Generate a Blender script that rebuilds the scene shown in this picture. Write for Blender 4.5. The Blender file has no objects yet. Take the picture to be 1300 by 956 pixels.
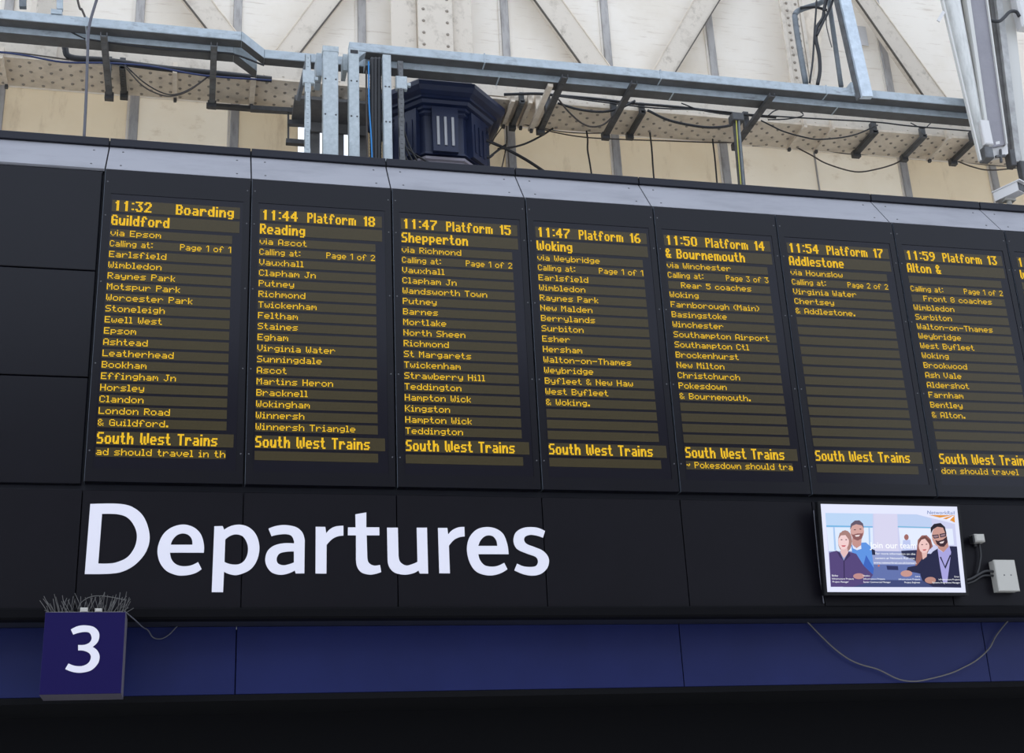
import bpy, bmesh, math, random
from mathutils import Vector, Matrix
random.seed(7)
S = bpy.context.scene
COL = S.collection
ZO = 6.38                                  # height of the top of the display boards above the floor

# ---------------------------------------------------------------- camera
F_PX, YAW, PITCH, ROLL = 1695.8, 0.243545, 0.364437, -0.05109
CAM = Vector((0.71473, -8.5318, ZO - 4.78053))
def camera_axes():
    cy, sy = math.cos(YAW), math.sin(YAW); cp, sp = math.cos(PITCH), math.sin(PITCH)
    f = Vector((sy*cp, cy*cp, sp)); r0 = Vector((cy, -sy, 0)); u0 = r0.cross(f)
    cr, sr = math.cos(ROLL), math.sin(ROLL)
    return cr*r0 + sr*u0, -sr*r0 + cr*u0, f
AX_R, AX_U, AX_F = camera_axes()
cam_data = bpy.data.cameras.new('camera'); cam = bpy.data.objects.new('camera', cam_data); COL.objects.link(cam)
m = Matrix((AX_R, AX_U, -AX_F)).transposed().to_4x4(); m.translation = CAM; cam.matrix_world = m
cam_data.sensor_fit = 'HORIZONTAL'; cam_data.sensor_width = 36.0; cam_data.lens = F_PX/1300*36.0
cam_data.clip_end = 400
S.camera = cam

# ---------------------------------------------------------------- daylight and exposure
w = bpy.data.worlds.new('daylight'); S.world = w; w.use_nodes = True
bg = w.node_tree.nodes['Background']
bg.inputs[0].default_value = (0.81, 0.90, 1.06, 1); bg.inputs[1].default_value = 1.0
S.view_settings.view_transform = 'Standard'; S.view_settings.look = 'None'
S.view_settings.gamma = 1.0; S.view_settings.use_curve_mapping = False
S.view_settings.exposure = 0.85
def area_light(name, loc, target, sx, sy, energy, col):
    d = bpy.data.lights.new(name, 'AREA'); d.shape = 'RECTANGLE'; d.size = sx; d.size_y = sy; d.energy = energy; d.color = col
    o = bpy.data.objects.new(name, d); COL.objects.link(o); o.location = loc
    o.rotation_euler = (Vector(target) - Vector(loc)).to_track_quat('-Z', 'Y').to_euler()
    return o

# ---------------------------------------------------------------- materials
MATS = {}
def mat(name, col, rough=0.6, metal=0.0, spec=0.5, col2=None, scale=6.0, detail=4.0, bump=0.0, bscale=40.0, coat=0.0, emit=None, estr=1.0, stretch=None, lo=0.35, hi=0.65, streak=None, sscale=(1.2, 1, 14), sheer=0.0):
    m = bpy.data.materials.new(name); m.use_nodes = True
    nt = m.node_tree; b = nt.nodes['Principled BSDF']
    b.inputs['Base Color'].default_value = (*col, 1); b.inputs['Roughness'].default_value = rough
    b.inputs['Metallic'].default_value = metal; b.inputs['Specular IOR Level'].default_value = spec
    b.inputs['Coat Weight'].default_value = coat; b.inputs['Coat Roughness'].default_value = 0.08
    if col2 or bump:
        tc = nt.nodes.new('ShaderNodeTexCoord'); mp = nt.nodes.new('ShaderNodeMapping')
        nt.links.new(tc.outputs['Object'], mp.inputs['Vector'])
        if stretch: mp.inputs['Scale'].default_value = stretch
    if col2:
        n = nt.nodes.new('ShaderNodeTexNoise'); n.inputs['Scale'].default_value = scale; n.inputs['Detail'].default_value = detail
        n.inputs['Roughness'].default_value = 0.65
        r = nt.nodes.new('ShaderNodeValToRGB')
        r.color_ramp.elements[0].position = lo; r.color_ramp.elements[1].position = hi
        r.color_ramp.elements[0].color = (*col2, 1); r.color_ramp.elements[1].color = (*col, 1)
        nt.links.new(mp.outputs[0], n.inputs['Vector']); nt.links.new(n.outputs['Fac'], r.inputs[0]); nt.links.new(r.outputs[0], b.inputs['Base Color'])
    if streak:                                               # grime streaks over the base colour
        m2 = nt.nodes.new('ShaderNodeMapping'); m2.inputs['Scale'].default_value = sscale
        n3 = nt.nodes.new('ShaderNodeTexNoise'); n3.inputs['Scale'].default_value = 2.2; n3.inputs['Detail'].default_value = 7; n3.inputs['Roughness'].default_value = 0.7
        r3 = nt.nodes.new('ShaderNodeValToRGB'); r3.color_ramp.elements[0].position = 0.56; r3.color_ramp.elements[1].position = 0.74
        mx = nt.nodes.new('ShaderNodeMix'); mx.data_type = 'RGBA'; mx.inputs['B'].default_value = (*streak, 1)
        nt.links.new(tc.outputs['Object'], m2.inputs['Vector']); nt.links.new(m2.outputs[0], n3.inputs['Vector']); nt.links.new(n3.outputs['Fac'], r3.inputs[0])
        nt.links.new(r3.outputs[0], mx.inputs['Factor']); nt.links.new(r.outputs[0], mx.inputs['A']); nt.links.new(mx.outputs['Result'], b.inputs['Base Color'])
    if bump:
        n2 = nt.nodes.new('ShaderNodeTexNoise'); n2.inputs['Scale'].default_value = bscale; n2.inputs['Detail'].default_value = 3
        bp = nt.nodes.new('ShaderNodeBump'); bp.inputs['Strength'].default_value = bump; bp.inputs['Distance'].default_value = 0.01
        nt.links.new(mp.outputs[0], n2.inputs['Vector']); nt.links.new(n2.outputs['Fac'], bp.inputs['Height']); nt.links.new(bp.outputs[0], b.inputs['Normal'])
    if emit:
        b.inputs['Emission Color'].default_value = (*emit, 1); b.inputs['Emission Strength'].default_value = estr
    if sheer:                                                # translucency added so daylight behind brightens the glazing sheets
        tl_ = nt.nodes.new('ShaderNodeBsdfTranslucent'); ms = nt.nodes.new('ShaderNodeMixShader'); ms.inputs[0].default_value = sheer
        src = b.inputs['Base Color'].links[0].from_socket; nt.links.new(src, tl_.inputs['Color'])
        nt.links.new(b.outputs[0], ms.inputs[1]); nt.links.new(tl_.outputs[0], ms.inputs[2]); nt.links.new(ms.outputs[0], nt.nodes['Material Output'].inputs[0])
    MATS[name] = m
    return m
mat('black_panel', (0.0019, 0.0018, 0.0050), 0.24, spec=0.25, col2=(0.0015, 0.0014, 0.0042), scale=2.0)
mat('black_fascia', (0.0040, 0.0034, 0.0060), 0.42, spec=0.14, col2=(0.0034, 0.0029, 0.0051), scale=3.0)
mat('black_lip', (0.0025, 0.0024, 0.0034), 0.7, spec=0.08)
mat('panel_edge', (0.09, 0.105, 0.13), 0.4, 0.3)
mat('screen_glass', (0.0040, 0.0037, 0.0088), 0.16, spec=0.24)
mat('led_row', (0.0460, 0.0340, 0.0122), 0.25, spec=0.26, col2=(0.039, 0.029, 0.0105), scale=120)
mat('led_lit', (0.03, 0.02, 0.0), 0.5, spec=0.1, emit=(1.0, 0.60, 0.020), estr=0.56)
mat('cap_grey', (0.270, 0.268, 0.292), 0.5, col2=(0.20, 0.20, 0.22), scale=1.6, detail=6, stretch=(1, 3, 3), lo=0.28, hi=0.55)
mat('cap_dark', (0.014, 0.015, 0.022), 0.5, spec=0.25)
mat('blue_fascia', (0.0105, 0.0160, 0.084), 0.4, spec=0.18, col2=(0.0085, 0.0132, 0.069), scale=1.2)
mat('sign_purple', (0.0085, 0.0055, 0.058), 0.35, spec=0.12)
mat('sign_edge', (0.10, 0.09, 0.11), 0.5)
mat('white_vinyl', (0.74, 0.71, 0.76), 0.5)
mat('cream_sheet', (0.86, 0.81, 0.73), 0.7, col2=(0.76, 0.69, 0.58), scale=0.9, detail=5, bump=0.25, bscale=9, lo=0.22, hi=0.55, streak=(0.60, 0.52, 0.43), sheer=0.28)
mat('pale_sheet', (0.86, 0.795, 0.68), 0.7, col2=(0.79, 0.71, 0.58), scale=0.9, detail=5, bump=0.25, bscale=9, lo=0.22, hi=0.55, streak=(0.64, 0.55, 0.43), sscale=(2, 1, 3), sheer=0.48)
mat('beige_sheet', (0.84, 0.745, 0.58), 0.7, col2=(0.76, 0.655, 0.49), scale=0.9, detail=5, bump=0.25, bscale=9, lo=0.22, hi=0.55, streak=(0.62, 0.52, 0.38), sscale=(2, 1, 0.5), sheer=0.40)
mat('cream_iron', (0.63, 0.56, 0.465), 0.65, col2=(0.42, 0.36, 0.285), scale=7, detail=8, bump=0.15, bscale=60, lo=0.22, hi=0.46, streak=(0.33, 0.28, 0.22), sscale=(4, 4, 3))
mat('cream_dirty', (0.74, 0.645, 0.52), 0.7, col2=(0.54, 0.46, 0.365), scale=8, detail=8, bump=0.15, bscale=60, lo=0.25, hi=0.55)
mat('rivet_brown', (0.30, 0.26, 0.21), 0.7)
mat('edge_shade', (0.10, 0.085, 0.07), 0.8)
mat('batten_grey', (0.40, 0.38, 0.36), 0.6, col2=(0.27, 0.255, 0.24), scale=9, lo=0.3, hi=0.55, stretch=(3, 1, 0.6))
mat('galvanised', (0.43, 0.475, 0.49), 0.5, 0.15, col2=(0.33, 0.37, 0.385), scale=26, detail=6, bump=0.05, bscale=120)
mat('underside_steel', (0.085, 0.085, 0.085), 0.7, col2=(0.065, 0.063, 0.06), scale=7)  # underside plates, a darker tone than the trunking sides
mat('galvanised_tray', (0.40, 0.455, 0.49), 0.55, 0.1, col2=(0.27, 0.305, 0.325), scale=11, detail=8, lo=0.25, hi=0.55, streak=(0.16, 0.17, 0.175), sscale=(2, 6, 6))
mat('galvanised_bright', (0.55, 0.62, 0.68), 0.4, 0.2, col2=(0.42, 0.48, 0.53), scale=16)
mat('dark_steel', (0.075, 0.075, 0.078), 0.6, col2=(0.05, 0.05, 0.05), scale=12)
mat('mid_steel', (0.13, 0.135, 0.14), 0.6, col2=(0.08, 0.08, 0.08), scale=12)
mat('stanchion_grey', (0.16, 0.155, 0.15), 0.7, col2=(0.10, 0.095, 0.09), scale=6)
mat('navy_iron', (0.012, 0.019, 0.052), 0.38, spec=0.35, col2=(0.008, 0.013, 0.038), scale=5, bump=0.1, bscale=30)
mat('rib_grey', (0.36, 0.36, 0.37), 0.6)
mat('ring_lilac', (0.24, 0.22, 0.25), 0.6)
mat('cable_black', (0.012, 0.012, 0.014), 0.5)
mat('cable_brown', (0.06, 0.048, 0.04), 0.6)
mat('cable_grey', (0.085, 0.085, 0.10), 0.55)
mat('cable_tan', (0.11, 0.10, 0.09), 0.6)
mat('cable_blue', (0.02, 0.035, 0.12), 0.5)
mat('cable_cyan', (0.02, 0.20, 0.50), 0.5)
mat('cable_yellow', (0.38, 0.36, 0.05), 0.5)
mat('conduit_grey', (0.16, 0.18, 0.195), 0.55, col2=(0.11, 0.125, 0.135), scale=12)
mat('lamp_white', (0.60, 0.60, 0.57), 0.35, col2=(0.43, 0.435, 0.41), scale=5, stretch=(3, 3, 0.7), lo=0.3, hi=0.55)
mat('lamp_diffuser', (0.235, 0.225, 0.245), 0.4, col2=(0.21, 0.20, 0.22), scale=7)
mat('lamp_frame', (0.53, 0.52, 0.485), 0.4)
mat('lamp_beam', (0.46, 0.46, 0.445), 0.6, col2=(0.28, 0.275, 0.265), scale=6)
mat('white_plastic', (0.42, 0.405, 0.365), 0.45)
mat('camera_white', (0.60, 0.585, 0.57), 0.4)
mat('screw_grey', (0.07, 0.07, 0.075), 0.5)
mat('spike_wire', (0.12, 0.115, 0.11), 0.4, 0.3)
mat('spike_base', (0.42, 0.40, 0.36), 0.6)
mat('tv_black', (0.005, 0.005, 0.006), 0.4, spec=0.2)
mat('recess_shade', (0.006, 0.006, 0.007), 0.9, spec=0.1)  # near-black colour stands in for the shade inside the recess
mat('concourse_floor', (0.68, 0.655, 0.62), 0.5, col2=(0.60, 0.575, 0.545), scale=0.7)
mat('unseen_hall', (0.36, 0.335, 0.30), 0.8, col2=(0.29, 0.27, 0.24), scale=0.4)
mat('text_white', (0.1, 0.1, 0.1), 0.6, emit=(0.95, 0.96, 1.0), estr=0.52)
mat('text_navy', (0.02, 0.03, 0.08), 0.6, emit=(0.03, 0.07, 0.20), estr=0.8)
def picture_material():
    m = bpy.data.materials.new('screen_picture'); m.use_nodes = True; nt = m.node_tree
    b = nt.nodes['Principled BSDF']; a = nt.nodes.new('ShaderNodeVertexColor'); a.layer_name = 'ink'
    b.inputs['Base Color'].default_value = (0.004, 0.004, 0.004, 1); b.inputs['Roughness'].default_value = 0.5; b.inputs['Specular IOR Level'].default_value = 0.1
    nt.links.new(a.outputs['Color'], b.inputs['Emission Color']); b.inputs['Emission Strength'].default_value = 0.555
    MATS['screen_picture'] = m
picture_material()

# ---------------------------------------------------------------- helpers
def at(px, py, Y):
    """the point of the depth plane Y that the photograph shows at pixel (px, py)"""
    d = AX_R*((px-650)/F_PX) + AX_U*((478-py)/F_PX) + AX_F
    return CAM + d*((Y-CAM.y)/d.y)
class MB:
    def __init__(s): s.v = []; s.f = []
    def add(s, vs, fs):
        n = len(s.v); s.v += [tuple(p) for p in vs]; s.f += [tuple(i+n for i in f) for f in fs]; return s
    def box(s, x0, x1, y0, y1, z0, z1):
        return s.add([(x0,y0,z0),(x1,y0,z0),(x1,y1,z0),(x0,y1,z0),(x0,y0,z1),(x1,y0,z1),(x1,y1,z1),(x0,y1,z1)],
                     [(0,1,5,4),(1,2,6,5),(2,3,7,6),(3,0,4,7),(4,5,6,7),(3,2,1,0)])
    def bbox(s, x0, x1, y0, y1, z0, z1, c):
        """box with its front (-Y) edges chamfered by c"""
        vs = [(x0+c,y0,z0+c),(x1-c,y0,z0+c),(x1-c,y0,z1-c),(x0+c,y0,z1-c)] + [(x0,y0+c,z0),(x1,y0+c,z0),(x1,y0+c,z1),(x0,y0+c,z1)] + [(x0,y1,z0),(x1,y1,z0),(x1,y1,z1),(x0,y1,z1)]
        fs = [(0,1,2,3),(8,11,10,9)]
        for k in range(4):
            j = (k+1) % 4; fs += [(4+k,4+j,j,k),(8+k,8+j,4+j,4+k)]
        return s.add(vs, fs)
    def prism(s, front, off):
        """polygon (points) extruded by the vector off"""
        n = len(front); off = Vector(off); vs = [Vector(p) for p in front]; vs += [p+off for p in vs]
        return s.add(vs, [tuple(range(n)), tuple(range(2*n-1, n-1, -1))] + [(i, i+n, (i+1) % n + n, (i+1) % n) for i in range(n)])
    def bar(s, a, b, w, h, up=(0,0,1)):
        a = Vector(a); b = Vector(b); d = (b-a).normalized(); u = Vector(up)
        if abs(d.dot(u)) > 0.95: u = Vector((0,1,0))
        x = d.cross(u).normalized(); z = x.cross(d).normalized()
        vs = [p + x*i*w/2 + z*j*h/2 for p in (a, b) for i, j in ((-1,-1),(1,-1),(1,1),(-1,1))]
        return s.add(vs, [(0,1,2,3),(7,6,5,4),(0,4,5,1),(1,5,6,2),(2,6,7,3),(3,7,4,0)])
    def channel(s, a, b, w, h, t, up=(0,0,1), holes=0):
        """slotted strut channel: web and two flanges, open side towards up"""
        a = Vector(a); b = Vector(b); d = (b-a).normalized(); u = Vector(up)
        x = d.cross(u).normalized(); z = x.cross(d).normalized()
        s.bar(a - z*(h-t)/2, b - z*(h-t)/2, w, t, up)
        for k in (-1, 1):
            s.bar(a + x*k*(w-t)/2, b + x*k*(w-t)/2, t, h, up)
        L = (b-a).length
        for k in range(holes):
            p = a + d*L*(k+0.5)/holes
            s.bar(p - z*(h/2+0.001) - d*0.012, p - z*(h/2+0.001) + d*0.012, w*0.35, 0.004, up)
        return s
    def tube(s, pts, r, n=8, radii=None):
        pts = [Vector(p) for p in pts]; k0 = len(s.v)
        ref = Vector((0,0,1))
        for i, p in enumerate(pts):
            d = (pts[min(i+1, len(pts)-1)] - pts[max(i-1, 0)]).normalized()
            if abs(d.dot(ref)) > 0.98: ref = Vector((0,1,0)) if abs(d.y) < 0.9 else Vector((1,0,0))
            x = d.cross(ref).normalized(); z = x.cross(d); rr = radii[i] if radii else r
            for j in range(n):
                t = 2*math.pi*j/n; s.v.append(tuple(p + (x*math.cos(t)+z*math.sin(t))*rr))
        for i in range(len(pts)-1):
            for j in range(n):
                a = k0+i*n+j; b = k0+i*n+(j+1) % n; s.f.append((a, b, b+n, a+n))
        s.f.append(tuple(range(k0+n-1, k0-1, -1))); s.f.append(tuple(range(k0+(len(pts)-1)*n, k0+len(pts)*n)))
        return s
    def lathe(s, c, prof, n, phase=0.0):
        """profile (radius, z) turned about the vertical through c; n = 8 gives an octagon"""
        k0 = len(s.v)
        for r, z in prof:
            for j in range(n):
                t = phase + 2*math.pi*j/n; s.v.append((c[0]+r*math.cos(t), c[1]+r*math.sin(t), c[2]+z))
        for i in range(len(prof)-1):
            for j in range(n):
                a = k0+i*n+j; b = k0+i*n+(j+1) % n; s.f.append((a, b, b+n, a+n))
        s.f.append(tuple(range(k0+n-1, k0-1, -1))); s.f.append(tuple(range(k0+(len(prof)-1)*n, k0+len(prof)*n)))
        return s
    def mesh(s, name, material, loc=(0,0,0), smooth=False):
        me = bpy.data.meshes.new(name); L = Vector(loc)
        me.from_pydata([tuple(Vector(p)-L) for p in s.v], [], s.f); me.materials.append(MATS[material]); me.update()
        bm = bmesh.new(); bm.from_mesh(me); bmesh.ops.recalc_face_normals(bm, faces=bm.faces); bm.to_mesh(me); bm.free()
        if smooth: me.polygons.foreach_set('use_smooth', [True]*len(me.polygons))
        return me
def tag(o, label=None, cat=None, group=None, kind=None):
    if label: o['label'] = label
    if cat: o['category'] = cat
    if group: o['group'] = group
    if kind: o['kind'] = kind
    return o
def link(name, data, parent=None, loc=(0,0,0)):
    o = bpy.data.objects.new(name, data); COL.objects.link(o); o.location = loc
    if parent: o.parent = parent
    return o
ORIGIN = {}
def empty(name, loc, label=None, cat=None, group=None, kind=None):
    o = link(name, None, None, loc); o.empty_display_size = 0.1; ORIGIN[o.name] = Vector(loc)
    return tag(o, label, cat, group, kind)
def part(name, mb, material, parent, smooth=False, label=None, kind=None):
    """mesh given in world coordinates, linked as a child (or child of a child) of a thing without rotation"""
    base = ORIGIN[parent.name]
    o = link(name, mb.mesh(name, material, base, smooth), parent); ORIGIN[o.name] = base
    return tag(o, label, kind=kind)
def solid(name, mb, material, label=None, cat=None, group=None, kind=None, smooth=False):
    """a thing that is one mesh"""
    o = link(name, mb.mesh(name, material, (0,0,0), smooth)); ORIGIN[o.name] = Vector((0,0,0))
    return tag(o, label, cat, group, kind)
def spline(pts, steps=6):
    """smooth curve through the points"""
    P = [Vector(p) for p in pts]; P = [P[0]*2-P[1]] + P + [P[-1]*2-P[-2]]; out = []
    for i in range(1, len(P)-2):
        for k in range(steps):
            t = k/steps; a, b, c, d = P[i-1], P[i], P[i+1], P[i+2]
            out.append(0.5*((2*b)+(c-a)*t+(2*a-5*b+4*c-d)*t*t+(3*b-a-3*c+d)*t**3))
    return out + [P[-2]]
def outline(pts, steps=7):
    """closed outline; points marked 1 are corners, the rest are smooth"""
    n = len(pts); out = []
    for i in range(n):
        p0, p1, p2, p3 = pts[i-1], pts[i], pts[(i+1) % n], pts[(i+2) % n]
        b = Vector(p1[:2]); c = Vector(p2[:2])
        ma = (c-Vector(p0[:2]))/2 if not p1[2] else None
        mb_ = (Vector(p3[:2])-b)/2 if not p2[2] else None
        out.append(b)
        if ma is None and mb_ is None: continue
        L = (c-b)
        if ma is None: ma = L*1.5 - mb_*0.5
        if mb_ is None: mb_ = L*1.5 - ma*0.5
        for k in range(1, steps):
            t = k/steps; h1 = 2*t**3-3*t*t+1; h2 = t**3-2*t*t+t; h3 = -2*t**3+3*t*t; h4 = t**3-t*t
            out.append(b*h1+ma*h2+c*h3+mb_*h4)
    return out
def as_mesh(cu, name):
    t = bpy.data.objects.new('outline', cu); COL.objects.link(t); bpy.context.view_layer.update()
    me = bpy.data.meshes.new_from_object(t.evaluated_get(bpy.context.evaluated_depsgraph_get())); me.name = name
    bpy.data.objects.remove(t); return me
def letter(name, loops, material, parent, base, thick, Y):
    """flat cut letter standing on the plane Y; outlines are (x, z) with z measured from the board top"""
    cu = bpy.data.curves.new(name, 'CURVE'); cu.dimensions = '2D'; cu.fill_mode = 'BOTH'; cu.extrude = thick/2
    for lp in loops:
        ps = outline(lp); sp = cu.splines.new('POLY'); sp.points.add(len(ps)-1); sp.use_cyclic_u = True
        for q, p in zip(sp.points, ps): q.co = (p.x-base[0], p.y+ZO-base[2], 0, 1)
    cu.materials.append(MATS[material])
    o = link(name, as_mesh(cu, name), parent); o.rotation_euler = (math.pi/2, 0, 0); o.location = (0, Y-base[1]-thick/2, 0)
    return o

GLYPHS = {
 'D': [[[0.052,-2.399,1],[0.234,-2.396,0],[0.326,-2.425,0],[0.39,-2.493,0],[0.424,-2.605,0],[0.408,-2.701,0],[0.352,-2.78,0],[0.28,-2.828,0],[0.199,-2.845,0],[0.047,-2.848,1]],[[0.127,-2.462,1],[0.223,-2.464,0],[0.284,-2.486,0],[0.328,-2.542,0],[0.346,-2.606,0],[0.335,-2.678,0],[0.294,-2.741,0],[0.232,-2.773,0],[0.181,-2.781,0],[0.123,-2.781,1]]],
 'e': [[[0.761,-2.708,1],[0.759,-2.65,0],[0.737,-2.586,0],[0.69,-2.542,0],[0.624,-2.526,0],[0.552,-2.548,0],[0.501,-2.6,0],[0.476,-2.685,0],[0.49,-2.764,0],[0.533,-2.823,0],[0.595,-2.852,0],[0.648,-2.855,0],[0.708,-2.842,0],[0.751,-2.814,1],[0.728,-2.769,1],[0.683,-2.791,0],[0.634,-2.796,0],[0.592,-2.783,0],[0.564,-2.752,0],[0.553,-2.709,1]],[[0.555,-2.658,1],[0.567,-2.624,0],[0.592,-2.595,0],[0.626,-2.584,0],[0.661,-2.593,0],[0.683,-2.619,0],[0.689,-2.657,1]]],
 'p': [[[0.821,-2.535,1],[0.873,-2.533,1],[0.883,-2.557,1],[0.928,-2.531,0],[0.986,-2.523,0],[1.044,-2.543,0],[1.089,-2.595,0],[1.108,-2.675,0],[1.093,-2.758,0],[1.05,-2.818,0],[0.979,-2.85,0],[0.929,-2.847,0],[0.89,-2.83,1],[0.888,-2.961,1],[0.818,-2.961,1]],[[0.892,-2.62,1],[0.926,-2.595,0],[0.965,-2.587,0],[1.006,-2.604,0],[1.032,-2.653,0],[1.035,-2.706,0],[1.017,-2.755,0],[0.985,-2.78,0],[0.949,-2.784,0],[0.916,-2.778,0],[0.891,-2.767,1]]],
 'a': [[[1.163,-2.547,1],[1.213,-2.528,0],[1.272,-2.522,0],[1.339,-2.535,0],[1.38,-2.57,0],[1.396,-2.623,1],[1.395,-2.839,1],[1.34,-2.84,1],[1.334,-2.821,1],[1.291,-2.841,0],[1.24,-2.849,0],[1.188,-2.833,0],[1.155,-2.791,0],[1.146,-2.743,0],[1.161,-2.693,0],[1.2,-2.659,0],[1.259,-2.643,0],[1.327,-2.643,1],[1.326,-2.624,0],[1.31,-2.593,0],[1.273,-2.582,0],[1.221,-2.587,0],[1.183,-2.597,1]],[[1.327,-2.696,1],[1.274,-2.699,0],[1.234,-2.712,0],[1.218,-2.746,0],[1.228,-2.776,0],[1.261,-2.787,0],[1.297,-2.78,0],[1.328,-2.768,1]]],
 'r': [[[1.466,-2.531,1],[1.528,-2.531,1],[1.534,-2.574,1],[1.558,-2.547,0],[1.594,-2.528,0],[1.646,-2.522,1],[1.646,-2.588,1],[1.608,-2.594,0],[1.572,-2.613,0],[1.537,-2.651,1],[1.536,-2.84,1],[1.466,-2.84,1]]],
 't': [[[1.725,-2.444,1],[1.797,-2.43,1],[1.796,-2.531,1],[1.882,-2.53,1],[1.882,-2.584,1],[1.798,-2.585,1],[1.801,-2.731,1],[1.81,-2.767,0],[1.841,-2.786,0],[1.884,-2.782,1],[1.891,-2.829,1],[1.855,-2.841,0],[1.812,-2.846,0],[1.763,-2.832,0],[1.735,-2.796,0],[1.727,-2.746,1],[1.728,-2.586,1],[1.675,-2.586,1],[1.676,-2.533,1],[1.726,-2.532,1]]],
 'u': [[[1.933,-2.532,1],[2.005,-2.531,1],[2.006,-2.715,1],[2.017,-2.762,0],[2.056,-2.785,0],[2.1,-2.774,0],[2.131,-2.76,1],[2.131,-2.53,1],[2.2,-2.529,1],[2.2,-2.838,1],[2.145,-2.838,1],[2.136,-2.818,1],[2.099,-2.837,0],[2.041,-2.846,0],[1.977,-2.831,0],[1.941,-2.788,0],[1.934,-2.73,1]]],
 'r2': [[[2.274,-2.53,1],[2.337,-2.529,1],[2.341,-2.574,1],[2.37,-2.544,0],[2.411,-2.525,0],[2.453,-2.521,1],[2.453,-2.586,1],[2.416,-2.592,0],[2.378,-2.612,0],[2.344,-2.651,1],[2.345,-2.836,1],[2.274,-2.836,1]]],
 'e2': [[[2.748,-2.705,1],[2.742,-2.637,0],[2.719,-2.57,0],[2.672,-2.532,0],[2.605,-2.52,0],[2.537,-2.538,0],[2.486,-2.591,0],[2.465,-2.669,0],[2.477,-2.751,0],[2.511,-2.813,0],[2.562,-2.842,0],[2.628,-2.849,0],[2.688,-2.834,0],[2.735,-2.807,1],[2.715,-2.764,1],[2.668,-2.785,0],[2.623,-2.79,0],[2.579,-2.78,0],[2.551,-2.746,0],[2.541,-2.706,1]],[[2.543,-2.65,1],[2.56,-2.613,0],[2.587,-2.586,0],[2.617,-2.577,0],[2.647,-2.584,0],[2.668,-2.612,0],[2.673,-2.649,1]]],
 's': [[[3.009,-2.543,1],[2.992,-2.59,1],[2.949,-2.576,0],[2.904,-2.571,0],[2.869,-2.584,0],[2.86,-2.61,0],[2.878,-2.635,0],[2.93,-2.655,0],[2.981,-2.677,0],[3.014,-2.71,0],[3.025,-2.751,0],[3.008,-2.8,0],[2.965,-2.837,0],[2.908,-2.85,0],[2.844,-2.841,0],[2.782,-2.814,1],[2.803,-2.769,1],[2.847,-2.787,0],[2.899,-2.791,0],[2.934,-2.782,0],[2.948,-2.752,0],[2.933,-2.722,0],[2.874,-2.7,0],[2.815,-2.674,0],[2.791,-2.641,0],[2.787,-2.6,0],[2.806,-2.554,0],[2.853,-2.525,0],[2.907,-2.517,0],[2.96,-2.522,0]]],
 '3': [[[0.013,-3.246,1],[0.05,-3.227,0],[0.09,-3.222,0],[0.139,-3.231,0],[0.169,-3.258,0],[0.176,-3.29,0],[0.168,-3.322,0],[0.142,-3.349,1],[0.171,-3.372,0],[0.185,-3.407,0],[0.176,-3.449,0],[0.141,-3.485,0],[0.087,-3.498,0],[0.04,-3.493,0],[-0.003,-3.476,1],[0.013,-3.444,1],[0.051,-3.458,0],[0.092,-3.459,0],[0.124,-3.442,0],[0.136,-3.41,0],[0.124,-3.385,0],[0.093,-3.371,0],[0.062,-3.369,1],[0.06,-3.337,1],[0.097,-3.336,0],[0.124,-3.322,0],[0.133,-3.297,0],[0.12,-3.268,0],[0.093,-3.261,0],[0.059,-3.266,0],[0.028,-3.276,1]]],
}
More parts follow.
